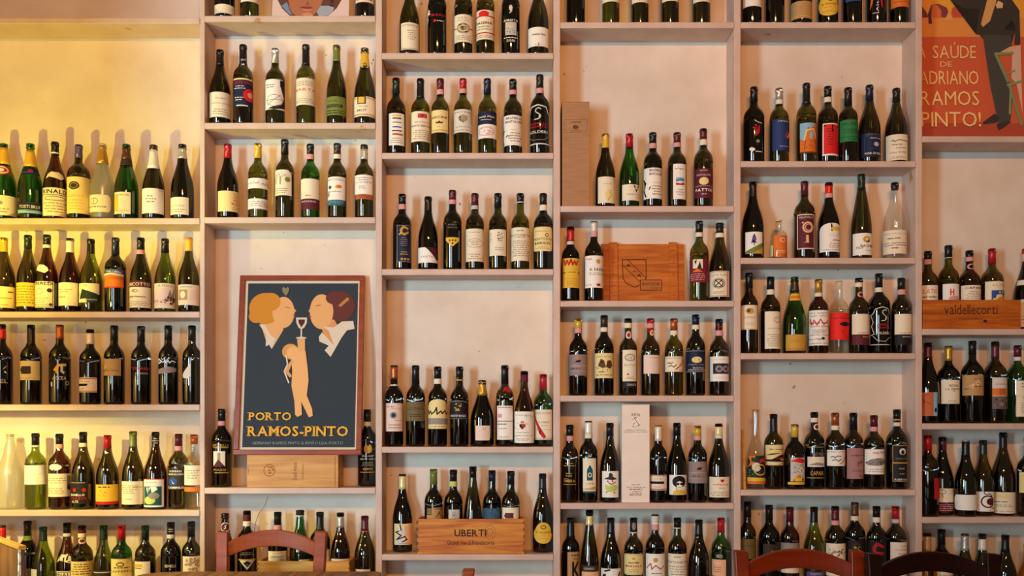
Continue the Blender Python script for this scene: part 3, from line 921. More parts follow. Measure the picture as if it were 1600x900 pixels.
row(239, 'second row of ' + C2, 'bottles on the third column second shelf', [
 (619, 123, 15, 'b', 'd', 'bottle, glossy green capsule, label of coloured bars', 'h>147', ['178 228 -11 12.5 r w;R .25 .9 .75 .95 Y;R .25 .82 .75 .86 n;R .25 .7 .75 .73 e;R .25 .55 .75 .59 b;R .22 .43 .78 .47 m;R .25 .31 .85 .37 C;L .1 .9 .05 .25 3 x']),
 (657, 124, 14.7, 'b', 'o', 'olive bottle, cream label with red square emblem', 'K>154', ['175 222 -14 14.5 r c;R .34 .78 .68 .92 r;X .5 .85 .14 .06 8 i;L .2 .8 .6 .68 1 x;T .5 .52 .92 .06 q MONTE BERNARDI;L .1 .9 .06 .4 5 x']),
 (688, 124, 14.3, 'b', 'o', 'olive bottle, dark red capsule, golden cream label', 'm>141 p:141-149', ['173 208 -13.5 12 r y;B .5 .68 .86 .1 m RIECINE;P q .3 .5 .35 .4 .65 .4 .7 .5 .6 .46 .5 .52 .4 .46;L .35 .6 .22 .3 1 x;R 0 .08 1 .12 g']),
 (723.5, 124, 14.6, 'b', 'o', 'green bottle, bright red capsule, grey label with shield', 'r>140 p:140-147', ['172 208 -14.5 14.5 r W;L .1 .9 .82 .94 1 x;P x .5 .4 .36 .55 .36 .7 .5 .78 .64 .7 .64 .55;X .5 .6 .12 .14 10 d;L .2 .8 .2 .28 1 x;L .1 .9 .06 .14 1 x']),
 (761.5, 124, 14.6, 'b', 'o', 'olive bottle, navy label over white with red stamp', 'n>147', ['175 217 -14.5 14 r w;R 0 .52 1 1 n;Z .2 .85 .8 .09 w;R .3 .68 .7 .7 W;X .5 .26 .3 .15 22 p;O .5 .26 .32 .17 .03 p']),
 (801.5, 125, 14.6, 'b', 'd', 'bottle, pink band, white label with black climbing figures', 'K>142 p:142-149', ['181 228 -14.5 14 r w;B .62 .9 .66 .08 q BRUNELLO;B .6 .78 .7 .08 q MONTALCINO;S k .07 .04 .55 .12 .4 .06 .25 .14 .05;S k .05 .1 .4 .2 .5;E .06 .6 .05 .04 k;S k .03 .3 .28 .36 .33 .42 .3;R .5 .5 .7 .54 y;L .4 .9 .1 .45 4 x']),
 (843.5, 118, 15.3, 'b', 'k', 'big black bottle, white outlined label with silver swan', 'K>139 p:139-147', ['165 227 -15 14.5 n w;S w .035 .02 .02 .02 .78 .12 .82 .2 .95 .5 1 .8 .95 .88 .82 .98 .78 .98 .02 .02 .02;S W .034 .60 .90 .52 .925 .44 .90 .41 .86 .45 .81 .54 .77 .59 .73 .575 .68 .50 .645 .38 .64;S W .06 .57 .74 .56 .69;B .5 .53 .7 .055 r BRUNELLO;B .5 .45 .6 .05 r MONTE;B .5 .32 .7 .07 W SOLDERI;S z .02 .1 .22 .3 .12 .7 .12 .9 .22']),
])
row(420.5, 'third row of ' + C2, 'bottles on the third column third shelf', [
 (628.5, 304, 14.6, 'b', 'k', 'black bottle, navy label with large gold initial', 'K>320 p:320-328', ['352 410 -8.5 12.5 r n;F .02 .03 z;S g .14 .75 .9 .45 .95 .3 .86 .32 .78 .5 .74 .75 .8;S Y .08 .3 .78 .2 .74;L .2 .8 .42 .68 5 z;X .5 .34 .2 .03 5 g;L .2 .8 .18 .3 2 g;E .35 .08 .08 .03 g;E .55 .08 .08 .03 g;E .75 .08 .08 .03 g']),
 (669, 308, 15.7, 'g', 'k', 'sloping black bottle, white slanting label with red corner', 'K>330', ['387 411 -15.7 14.5 r w;P m .5 1 .62 1 .95 .75 1 .3 .9 .2;P k .45 1.02 1 1.02 1 .2 .9 .2 .7 .7;P m .62 .98 .95 .98 .98 .35 .85 .35;T .58 .38 .5 .18 x reyter']),
 (707, 298, 14.6, 'b', 'k', 'tall black bottle with golden triangle badge', 'm>313 p:313-320', ['350 386 -10 10 n g;T .5 .95 .6 .06 z BRUNELLO;T .5 .83 .7 .06 z MONTALCINO;P Y 0 .4 1 .4 1 .26 .5 .0 0 .26;E .3 .27 .07 .04 q;E .5 .27 .07 .04 q;E .7 .27 .07 .04 q;E .5 .14 .07 .04 q']),
 (742, 303, 14.6, 'b', 'd', 'dark bottle, cream label with an oval stamp', 'm>322 s:322-328', ['358 409 -14 14 r c;L .1 .9 .86 .92 1 x;O .5 .56 .36 .14 .02 x;L .25 .75 .48 .64 3 x;L .2 .8 .06 .25 3 x']),
 (778, 303, 14.3, 'b', 'd', 'bottle, narrow buff label with dark squared emblem', 'K>324', ['359 400 -13 12.5 r c;X .62 .74 .16 .16 16 d;E .62 .72 .07 .06 W;R .5 .55 .75 .58 x;L .3 .9 .18 .34 2 x;L .05 .2 .5 .9 5 x']),
 (813, 303, 14.3, 'b', 'o', 'olive bottle, buff label with many lines of print', 'K>316 s:316-318', ['356 408 -14.3 14 r c;Z .38 .6 .9 .06 x;T .5 .77 .9 .06 q MONTEVERTINE;L .2 .8 .68 .73 1 x;L .1 .9 .12 .62 8 x']),
 (850, 303, 15, 'b', 'k', 'dark bottle with yellow label beside the upright', 'K>321 c:321-330', ['355 393 -14.5 13.5 o y;O .7 .66 .08 .08 .03 q;L .1 .8 .78 .86 1 x;T .5 .5 .85 .1 q MONTOSOLI;B .5 .33 .7 .1 k BARICCI;L .2 .8 .08 .2 2 x']),
])
row(698, 'fourth row of ' + C2, 'bottles on the third column fourth shelf', [
 (616, 571, 14.6, 'b', 'k', 'black bottle, orange capsule, label with dark sun', 'K>574 C:574-592 W:601-603', ['630 674 -13 13 r i;Z .1 .5 .88 .08 z;T .62 .8 .6 .06 o SPECTRA;E .46 .57 .16 .12 z;O .46 .57 .2 .15 .03 W;E .46 .57 .09 .07 n;R .5 .38 .85 .4 o;L .1 .9 .08 .28 2 x']),
 (649.5, 571, 15, 'b', 'k', 'black bottle with dull khaki label', 'K>600', ['628 658 -14.5 14.5 r a;R 0 0 1 1 #6f5f3e;T .5 .66 .66 .14 d LECINAIA;L .2 .8 .2 .4 2 d']),
 (684, 573, 15, 'b', 'k', 'black bottle, arched cream label with black script', 'K>592 c:592-600', ['624 670 -15 15 h y;X .5 .86 .14 .08 12 c;S k .04 .06 .5 .15 .64 .18 .5 .26 .6 .3 .5 .4 .58 .46 .72 .48 .5 .6 .6 .64 .52 .75 .62 .8 .5 .96 .6;R 0 .15 1 .36 z;L .1 .9 .18 .33 2 x;L .1 .9 .03 .12 1 x']),
 (718, 573, 14.4, 'b', 'k', 'black bottle, black label with gold tree emblem', 'K>590 g:593-595', ['626 655 -14 13.5 r n;R 0 0 1 1 #1d1a22;S z .02 0 .85 .3 .97 .7 .97 1 .85;X .5 .7 .15 .18 14 g;R .42 .45 .58 .52 g;T .5 .18 .66 .12 w MONTE REGIO;R .02 .02 .98 .04 z']),
 (753.5, 594, 18.3, 'c', 'k', 'short wide sparkling bottle with gold neck foil', 'g:597-618', ['665 688 -10.5 11.5 r i;L .4 .8 .7 .9 2 x;X .55 .4 .12 .25 8 W;R .9 0 1 1 y']),
 (790, 571, 14.3, 'b', 'd', 'tall dark bottle with red wax tag on its shoulder', 'K>600', ['604 614 -3 8 i r', '634 687 -12.5 12 r w;R 0 0 .05 1 r;L .1 .9 .92 .98 1 q;R .12 .65 .36 .76 p;R .05 .53 1 .56 x;L .1 .6 .42 .5 1 q;Z .2 .6 .33 .05 x;L .1 .8 .04 .12 2 x']),
 (820.5, 580, 15.5, 'g', 'w', 'brown-black bottle, white label with heraldic shield', 'K>586 m:586-597', ['643 692 -15.5 14.8 r w;L .15 .85 .85 .92 1 x;X .5 .52 .34 .16 20 y;P n .5 .42 .4 .52 .4 .6 .6 .6 .6 .52;P r .5 .42 .5 .6 .6 .6 .6 .52;E .5 .66 .06 .04 o;L .25 .75 .3 .36 1 x;T .5 .23 .8 .05 x BAROLO;L .2 .8 .06 .15 2 x']),
 (852, 585, 14.8, 'b', 'n', 'bright green bottle with red capsule and red-slashed label', 'r>609', ['640 687 -14 13.5 r c;P r .02 .88 .35 .2 .55 .02 .65 .1 .4 .4 .12 .78;T .5 .88 .8 .07 x SASSO DI SOLE;T .55 .58 .45 .06 q IL COLLE;L .4 .75 .44 .5 1 x;R .05 .33 .95 .34 x;L .05 .95 .02 .08 1 x']),
])
row(866, 'bottom row of ' + C2, 'bottles beside the stencilled crate', [
 (629, 741, 15.5, 'g', 'k', 'bottle, cream neck, yellow label with brush character', 'K>744 y:744-764', ['752 761 -2 4 n q;S q .2 .2 .9 .8 .5 .3 .1', '818 851 -12.5 15 r y;P W .05 .02 .5 .02 .5 .9 .2 .6;P S .5 .02 1 .02 1 .8 .5 .9;S k .05 .3 .95 .35 .7 .1 .6 .35 .45 .15 .25 .5 .4 .6 .25 .4 .15;S w .05 .25 .9 .3 .65;L .1 .9 .02 .1 1 x']),
], y_add=0.03)
row(866, 'bottom row of ' + C2, 'bottles beside the stencilled crate', [
 (850.5, 740, 15.7, 'g', 'k', 'slim black bottle with oval golden label', 'K>765', ['816 849 -13.5 14.5 g Y;O .5 .78 .13 .1 .04 q;T .5 .55 .7 .12 q le vettine;L .3 .7 .35 .42 1 x;L .2 .8 .2 .28 1 x']),
], y_add=0.02)

row(35, 'top row of ' + C3, 'bottles on the fourth column top shelf', [
 (900, -84, 14.4, 'b', 'k', 'unlabelled dark bottle next to the upright', 'K>-58', []),
 (954.5, -80, 13.6, 'b', 'o', 'green bottle with cream label edge, second', 'K>-58', ['-30 4 -13 13 r c;L .1 .9 .2 .8 5 x']),
 (1000, -80, 13.6, 'b', 'd', 'bottle with red and cream label edge, third', 'K>-58', ['-30 5 -12.5 13 r c;X .5 .15 .3 .08 10 r']),
 (1047, -80, 13.8, 'b', 'd', 'olive bottle with cream label edge, fourth', 'K>-58', ['-30 3 -12 12.5 r c;L .1 .9 .2 .8 5 x']),
 (1096, -80, 13.8, 'b', 'd', 'bottle with red-speckled label edge, fifth', 'K>-58', ['-30 4 -12.5 13 r c;X .55 .15 .3 .08 10 r']),
])
row(322, 'second row of ' + C3, 'bottles beside the kraft carton', [
 (946, 210, 15.5, 'g', 'd', 'sloping bottle, orange-gold capsule, cream and gold label', 'Y>232', ['277 318 -11.5 15 r c;X .6 .88 .25 .06 8 y;P y .4 .15 .35 .4 .6 .55 .8 .4 .75 .15 .5 .05;S g .03 .5 .1 .65 .3 .6 .5;L .2 .8 .7 .76 1 x']),
 (983.5, 210, 15.7, 'g', 'n', 'vivid green bottle, red capsule, label with antler mark', 'r>231', ['289 314 -11 15.5 r c;P k .62 .5 .55 .75 .62 .7 .7 .75;S k .03 .55 .75 .5 .95 .58 .85;S k .03 .7 .75 .75 .95 .66 .85;T .6 .38 .75 .07 q MASSA VECCHIA;L .5 .85 .16 .22 1 x']),
 (1020, 208, 14.6, 'b', 'k', 'bottle, pink band, white label with black dancing figures', 'K>225 p:225-233', ['263 311 -14 14 r w;B .66 .92 .6 .08 q BRUNELLO;B .66 .8 .6 .08 q MONTALCINO;S k .07 .1 .6 .14 .4 .08 .25 .2 .08;S k .06 .06 .62 .2 .5 .12 .38;S k .04 .36 .3 .4 .38;R .5 .5 .8 .54 y;L .45 .9 .1 .45 4 x']),
 (1058, 208, 14.6, 'b', 'd', 'bottle, maroon capsule, narrow white label with wave flag', 'm>224 p:224-231', ['257 312 -6 13 r w;B .45 .86 .6 .06 v laVigna;P l .2 .5 .8 .5 .8 .62 .2 .62;P b .2 .5 .5 .55 .8 .52 .8 .56 .5 .58 .2 .54;P r .2 .4 .8 .4 .8 .48 .5 .44 .2 .47;L .2 .8 .1 .3 3 x']),
 (1099, 202, 15, 'b', 'd', 'bottle with purple label carrying a cream disc', 'm>219 c:219-228', ['264 310 -14 14.5 r m;T .5 .93 .3 .05 W ROSSO;T .5 .78 .6 .06 W MONTALCINO;E .5 .57 .19 .13 y;R .1 .4 .9 .41 W;B .5 .27 .7 .1 w FATTOI;L .4 .6 .1 .16 1 W']),
])
row(470, 'third row of ' + C3, 'bottles either side of the wooden lid', [
 (891.5, 355, 14.2, 'b', 'k', 'bottle with orange-yellow label and red scrawl', 'K>360 r:360-378 W:378-383', ['404 450 -12 13.5 r Y;S r .08 .1 .95 .18 .78 .28 .92 .36 .78 .46 .95 .54 .78 .64 .9 .72 .78 .82 .92;R 0 .5 .2 .53 q;R .82 .5 1 .53 q;L .25 .75 .5 .55 1 q;R .05 .3 .95 .31 o;L .1 .9 .05 .25 3 o']),
 (928, 347, 14.8, 'b', 'k', 'bottle with white capsule and plain white label', 'K>348.5 W:348.5-363 p:363-371', ['400 450 -13.5 14.5 r w;E .58 .82 .09 .07 g;Z .1 .35 .9 .08 p;B .56 .57 .6 .09 q IL SASSO;L .2 .9 .38 .48 2 x;E .58 .09 .08 .045 r;L .02 .4 .06 .12 1 x']),
])
row(470, 'third row of ' + C3, 'bottles either side of the wooden lid', [
 (1092.5, 346, 14.7, 'b', 'o', 'green bottle, wine-red label with pale pictogram', 'K>364 c:364-371', ['405 442 -14.5 13.8 r r;R 0 0 1 1 #7c1e2e;R .34 .6 .7 .98 c;P k .5 .6 .6 .9 .66 .6;P k .4 .9 .5 .98 .45 .75;P o .3 .45 .5 .58 .7 .45;L .2 .8 .08 .4 4 p']),
 (1126.5, 349, 17, 'c', 'd', 'dark bottle, cream label with knot-like square emblem', 'K>365 c:365-372', ['424 464 -15.5 14 r c;F .03 .02 r;R .86 .05 .9 .95 r;T .5 .84 .8 .09 x COSTE PIANE;O .5 .52 .2 .16 .04 d;S d .04 .35 .4 .65 .66;S d .04 .35 .66 .65 .4;O .5 .52 .26 .2 .02 d;L .2 .8 .1 .22 2 x']),
])
row(618, 'fourth row of ' + C3, 'bottles on the fourth column fourth shelf', [
 (903.5, 498, 14.4, 'b', 'k', 'bottle with gold capsule and mauve-grey label', 'Y>513 p:513-521', ['554 587 -14 14 r u;P k .38 .62 .55 .62 .6 .75 .45 .72;E .46 .86 .06 .05 o;R .02 .45 .98 .48 p;L .2 .6 .28 .38 1 d;R .02 .2 .98 .21 W']),
 (944, 493, 15.1, 'b', 'k', 'black bottle, pale yellow label with two small birds', 'd>512 c:512-519', ['552 591 -14.8 14.8 r y;Z .25 .75 .86 .07 x;P q .3 .5 .4 .78 .5 .7 .55 .45 .45 .4;P q .55 .45 .6 .7 .72 .72 .78 .5 .68 .38;X .5 .4 .35 .08 18 q;P k .38 .62 .45 .7 .48 .6;E .42 .25 .1 .04 x;L .15 .85 .08 .18 1 x']),
 (981.5, 498, 14.2, 'b', 'd', 'bottle, white round seal, tall cream label with drawing', 'K>505 c:505-513', ['517 529 -3.5 4.5 e i;E .5 .5 .3 .3 r', '547 606 -8.5 12.5 r c;R 0 0 1 .17 K;E .5 .8 .36 .1 x;E .5 .8 .28 .07 W;X .5 .8 .22 .05 8 x;T .5 .6 .8 .05 x SELVOLE;P C .25 .34 .35 .4 .45 .33;L .15 .85 .22 .3 2 x;T .6 .08 .6 .06 W CHIANTI']),
 (1016.5, 498, 14.5, 'b', 'd', 'bottle, red capsule with pink band, embossed pale label', 'r>520 p:506-513', ['515 524 -1 5 e i;E .5 .5 .3 .3 o', '555 584 -10.5 15 r i;Z .3 .9 .85 .08 x;O .6 .42 .28 .25 .03 W;X .6 .4 .25 .2 12 W']),
 (1053, 498, 14.5, 'b', 'o', 'green bottle, coppery capsule, label with orange swoosh', 'C>517 c:517-524', ['557 581 -13.5 13.5 r c;P o .95 .95 .98 .7 .85 .4 .6 .12 .5 .1 .7 .35 .88 .65;S k .03 .2 .55 .3 .6 .35 .5 .45 .62;S k .03 .25 .35 .4 .4 .5 .3 .6 .45;R .05 .88 .85 .91 g;T .82 .1 .2 .08 x 1994']),
 (1087, 492, 14.9, 'b', 'k', 'black bottle, navy label with golden sun flower', 'n>507 c:508-515', ['547 582 -14.5 14.5 r n;R 0 .94 1 .97 z;R 0 .02 1 .05 z;E .54 .56 .16 .14 y;X .54 .56 .1 .1 7 n;E .54 .56 .05 .04 y;Z .25 .8 .35 .08 z;T .6 .2 .35 .06 w ROSSO;T .55 .11 .6 .06 w MONTALCINO']),
 (1123.5, 499, 14.7, 'b', 'd', 'bottle, rooster seal on neck, white label around dark picture', 'K>515 p:517-525', ['509 517 -2 5 r r;E .5 .5 .3 .3 k', '557 596 -13.5 14.5 r w;R .18 .3 .88 .72 n;R 0 0 0 0 n;E .42 .5 .14 .14 u;E .68 .5 .14 .14 u;E .42 .5 .06 .06 d;E .68 .5 .06 .06 d;L .2 .8 .84 .92 1 i;L .2 .8 .1 .2 2 i']),
])
row(786, 'fifth row of ' + C3, 'bottles beside the tall pale carton', [
 (890.5, 664, 13.2, 'b', 'd', 'dark bottle with gold print on the glass', 'K>681 p:681-689', ['716 758 -12 11 n g;R .1 .98 .9 .99 q;L .1 .9 .68 .85 2 g;L .25 .7 .3 .48 2 g;B .5 .16 .66 .1 g AMBRA;R .1 .02 .9 .04 g;L .1 .5 .2 .28 1 g']),
 (919.5, 658, 14.4, 'b', 'k', 'bottle, white capsule, label with teal pointed arch', 'K>660 w:660-678 c:678-685', ['716 770 -8.5 11.5 r c;R 0 0 1 .05 t;R 0 .09 1 .11 g;P t .3 .36 .7 .36 .7 .66 .5 .82 .3 .66;E .5 .52 .13 .07 c;E .5 .52 .08 .04 t;T .5 .27 .55 .06 g LAME;P g .0 .12 .5 .15 1 .2 1 .12']),
 (953, 661, 15.4, 'g', 'k', 'bottle with white label, brown hat over yellow-green face', 'K>682', ['736 777 -12 13 r w;P d .1 .7 .4 .78 .42 .9 .5 .95 .6 .9 .64 .78 .92 .7 .6 .66;E .36 .62 .04 .03 k;E .6 .62 .04 .03 k;S r .05 .4 .56 .55 .5 .75 .58;P j .2 .5 .4 .44 .8 .48 .92 .38 .75 .24 .4 .2 .25 .3;X .5 .12 .35 .05 8 k;E .3 .2 .05 .03 e;E .7 .18 .05 .03 e']),
])
row(786, 'fifth row of ' + C3, 'bottles beside the tall pale carton', [
 (1029, 665, 13.5, 'b', 'k', 'dark bottle, torn cream neck, red-lined label with black bar', 'K>669 c:666-689', ['676 682 -1 6 n k;R .1 .2 .9 .8 k', '742 766 -12.5 12.5 r c;R 0 .93 1 .97 r;R 0 .05 1 .1 r;R .05 .42 .78 .58 k;L .2 .8 .7 .8 1 x;L .3 .6 .16 .28 1 x']),
 (1057.5, 661, 15.3, 'g', 'k', 'bottle, white label with round black hairdo and yellow shirt', 'K>681', ['742 773 -11.5 14.5 r w;E .52 .66 .34 .3 k;P w .4 .3 .38 .62 .52 .7 .68 .62 .64 .3 .58 .22 .46 .22;E .44 .55 .08 .06 k;E .62 .55 .08 .06 k;R .46 .36 .6 .38 k;S k .02 .38 .55 .38 .3 .46 .2;P Y .22 .02 .25 .2 .45 .26 .62 .26 .8 .2 .85 .02;X .52 .13 .22 .05 5 k']),
 (1090, 665, 14.6, 'b', 'k', 'bottle, gold capsule, grey-mauve label with red line', 'Y>681 p:681-688', ['721 755 -14 14.5 r u;P k .4 .62 .56 .62 .6 .75 .46 .72;E .52 .86 .05 .04 o;R .02 .48 .98 .5 p;L .2 .6 .28 .38 1 d;R .02 .2 .98 .21 W']),
 (1123, 662, 16.2, 'g', 'k', 'sloping black bottle, cream capsule, label with red heart', 'K>667 y:667-680 W:680-685', ['745 777 -14 17 r c;P r .5 .72 .44 .82 .47 .9 .52 .86 .57 .9 .6 .82;Z .2 .8 .62 .14 o;L .35 .65 .4 .5 1 x;L .05 .95 .05 .3 3 x']),
])
row(932, 'bottom row of ' + C3, 'bottles on the fourth column lowest shelf', [
 (892, 809, 14, 'b', 'k', 'dark bottle, tan label with large black letter', 'K>840', ['862 925 -5 14 r a;L .2 .8 .88 .95 1 k;T .5 .82 .4 .05 k TD;B .5 .55 .5 .42 k K']),
 (921, 797, 14.6, 'r', 'd', 'tall tapering bottle, cream neck foil, tan label', 'K>806 y:806-820', ['883 930 -12 14 r S;R 0 .78 1 1 d;T .4 .89 .5 .08 W LUNARIO']),
 (954.5, 809, 16.2, 'g', 'k', 'sloping black bottle, white label with brush strokes', 'K>834', ['888 930 -15 15 r w;S k .08 .1 .6 .2 .75;S k .07 .25 .9 .45 .95;S k .08 .75 .5 .9 .85;E .25 .75 .06 .05 k;E .35 .65 .05 .05 k']),
 (990, 809, 15, 'b', 'd', 'bottle, rounded cream label with red lettering', 'K>831 W:831-832.5', ['817 829 -2.5 3.5 e z', '865 898 -14.5 14.5 o y;F .03 .015 x;E .5 .78 .06 .06 g;Z .3 .7 .58 .1 q;B .5 .42 .7 .1 r MARSALA;L .2 .8 .1 .3 2 x']),
 (1023.5, 804, 15, 'b', 'k', 'bottle, white capsule, label with flowing red script', 'K>806 W:806-816 w:816-819 p:819-828', ['865 925 -14 14.5 r w;E .5 .84 .1 .06 g;S r .04 .1 .62 .3 .75 .35 .6 .5 .7 .7 .6 .9 .68;L .3 .8 .46 .52 1 q;L .2 .8 .1 .4 3 x']),
 (1058.5, 809, 14.7, 'b', 'd', 'bottle, buff label closely printed', 'K>824 W:824-825.5', ['865 925 -14.5 14.5 r c;Z .4 .6 .92 .05 x;T .5 .78 .9 .06 q MONTEVERTINE;L .1 .9 .1 .7 9 x']),
 (1092, 812, 16.2, 'g', 'k', 'unlabelled black sloping bottle', 'K>838', []),
 (1126.5, 809, 15, 'b', 'n', 'green bottle, red capsule, orange-tan label', 'r>832', ['866 872 -8 3 n w;T .5 .5 .9 .8 W VERDE', '874 900 -13.5 7.5 r S;Z .15 .7 .78 .1 w;L .1 .8 .2 .6 3 C']),
])

row(35, 'top row of ' + C4, 'bottles on the fifth column top shelf', [
 (1175, -84, 14.8, 'b', 'k', 'dark bottle with white label edge, by the upright', 'K>-58', ['-34 11 -13.5 14.5 r w;Z .2 .8 .3 .06 q']),
 (1211, -84, 14.4, 'b', 'k', 'plain black bottle without visible label', 'K>-58', []),
 (1252, -78, 16.3, 'g', 'k', 'bottle with wide beige label', 'K>-54', ['3 30 -16 16 r a;R 0 .12 1 .15 Y;O .3 .6 .2 .2 .02 x']),
 (1294, -78, 15.3, 'g', 'k', 'bottle with rounded yellow label', 'K>-54', ['-14 26 -14 14.8 g Y;O .55 .65 .1 .08 .03 q;T .5 .48 .6 .1 q le vettine;L .3 .7 .3 .36 1 o;L .2 .8 .14 .22 1 x']),
 (1332, -84, 14.6, 'b', 'k', 'bottle with blue label edge', 'K>-58', ['-30 3 -10 12 r b']),
 (1370, -84, 14.8, 'b', 'k', 'black bottle with orange, red and white slanted lettering', 'K>-58', ['-20 24 -10 10 n w;P o .0 .2 .2 .4 .45 1 .2 1;P r .8 .3 .95 .2 .8 1 .6 1;V .55 .45 .16 .7 w Alteni;L .1 .8 .02 .1 1 W']),
 (1405, -84, 14.3, 'b', 'k', 'bottle with orange label, by the next upright', 'K>-58', ['-28 12 -12 13.5 r o;Z .2 .9 .2 .08 m']),
])
row(252, 'second row of ' + C4, 'bottles on the fifth column second shelf', [
 (1178, 137, 16.2, 'b', 'k', 'wide black bottle with red design and white figure', 'K>160', ['188 240 -10 12 n r;S W .05 .5 .98 .7 .92 .98 .9;X .62 .72 .22 .14 14 r;P r .5 .6 .85 .85 .8 .6 .6 .5;E .7 .35 .12 .05 z;X .65 .27 .1 .03 5 r;E .3 .12 .14 .05 w;E .42 .1 .1 .04 w;E .32 .05 .06 .04 w;R .55 .02 .95 .05 W']),
 (1217.5, 139, 15, 'b', 'o', 'olive bottle, rosy silver capsule, blue label', 's>157 c:157-164', ['187 236 -10 15 r b;R 0 0 1 1 #263a72;L .1 .95 .9 .96 1 W;X .78 .5 .2 .13 12 R;X .8 .5 .14 .1 8 y;E .85 .5 .08 .06 w;L .25 .8 .1 .16 1 l']),
 (1260, 131, 15.3, 'b', 'o', 'tall olive bottle with orange and blue painted label', 'K>164', ['193 240 -9.5 15 r o;P l 0 1 0 .5 .2 .4 .3 .75 .6 .85 .75 1;P l .4 .5 .55 .45 .6 .7 .45 .72;P l .85 .55 1 .5 1 .75;S y .06 .2 .45 .3 .75 .6 .8 .75 .5;S q .03 .25 .4 .2 .1;S q .03 .7 .45 .8 .1;X .5 .3 .4 .15 14 C;X .6 .85 .3 .1 8 C;R 0 0 1 .04 q']),
 (1294, 136, 15.5, 'b', 'd', 'bottle, cream neck band, red label edged white', 'K>153 c:153-161', ['193 244 -8 17 a R;F .02 .05 w;R 0 0 1 .05 w;L .2 .55 .3 .85 7 m;V .8 .65 .1 .4 p LAMOLE']),
 (1324.5, 138, 14.6, 'b', 'd', 'bottle with bright green label', 'K>165', ['188 222 -12 14.5 r G;T .42 .82 .66 .12 h SALARI;L .15 .9 .38 .6 3 h;R .05 .2 .95 .22 h;L .3 .7 .06 .14 1 h']),
 (1358.5, 134, 16.7, 'g', 'd', 'sloping bottle, navy capsule, navy label with moon', 'n>157', ['209 246 -11.5 17 r n;T .5 .94 .7 .05 z CORTE PAVONE;Z .35 .8 .78 .07 W;F .12 .015 b;E .58 .53 .1 .09 s;O .58 .53 .14 .12 .02 b;L .2 .9 .3 .36 1 b;B .55 .14 .8 .09 W FIOR DI SELVA']),
 (1400.5, 139, 17.3, 'g', 'd', 'brownish sloping bottle, cream label with script', 'K>157 K:157-158.5', ['211 251 -15 16 r c;S q .03 .3 .75 .35 .8 .4 .72 .55 .78 .95 .74;Z .3 .7 .6 .05 q;L .4 .9 .42 .52 1 x;Z .2 .85 .3 .1 x;L .1 .9 .04 .16 2 x']),
])
row(403, 'third row of ' + C4, 'bottles on the fifth column third shelf', [
 (1176.5, 285, 17, 'g', 'k', 'black bottle, white label with purple fir tree', 'K>308', ['363 397 -11.5 14 r w;P e 0 0 0 .1 .3 .22 1 .52 1 0;P g 0 0 .5 .05 1 .3 1 0;P v .5 .92 .42 .78 .46 .78 .38 .62 .44 .62 .34 .48 .5 .5 .64 .48 .56 .62 .62 .62 .54 .78 .58 .78;R .48 .38 .52 .5 d']),
 (1216.5, 345, 12.7, 'j', 'c', 'small clear glass bottle with orange label', 'y>346', ['368 402 -7 12.5 o o;O .5 .78 .17 .1 .03 w;R .15 .28 .85 .3 W;T .5 .22 .6 .05 W AMARO', '383 400 -12.5 -8 r y']),
 (1257, 284, 16.3, 'b', 'd', 'tall bottle, maroon label with cream figure', 'm>306', ['335 390 -11 14.5 r m;F .01 .05 i;T .5 .9 .75 .06 W PENTOLO;O .58 .62 .28 .16 .08 S;E .58 .62 .14 .08 m;O .6 .62 .18 .1 .04 S;P S .35 .18 .48 .2 .48 .4 .6 .4 .62 .18 .72 .18;E .32 .75 .05 .02 S']),
 (1295, 286, 16.7, 'g', 'k', 'black bottle, red capsule, arched white label', 'K>291 R:291-303 p:303-310', ['349 394 -13.5 16.5 a w;E .62 .8 .2 .07 Y;L .25 .9 .52 .64 2 W;Z .5 .85 .4 .06 q;L .3 .9 .12 .32 3 x;L .05 .95 .04 .1 1 z']),
 (1346, 273, 15.8, 'r', 'd', 'very tall slim brownish bottle, white label', 'h>296', ['365 399 -12.5 15.5 r w;E .56 .72 .15 .15 g;E .6 .66 .08 .09 m;E .56 .72 .07 .08 y;B .6 .42 .55 .11 q PACHER;T .3 .34 .25 .12 q HOF;L .5 .75 .18 .24 1 x']),
 (1398, 286, 18, 'g', 'c', 'clear glass bottle with black stopper and handwritten label', 'K>297', ['360 397 -17 17 r c;T .5 .85 .9 .06 x GRAPPA STRAVECCHIA;Z .25 .7 .65 .1 q;Z .05 .95 .45 .06 q;Z .1 .95 .36 .06 q;Z .4 .6 .24 .06 q']),
])
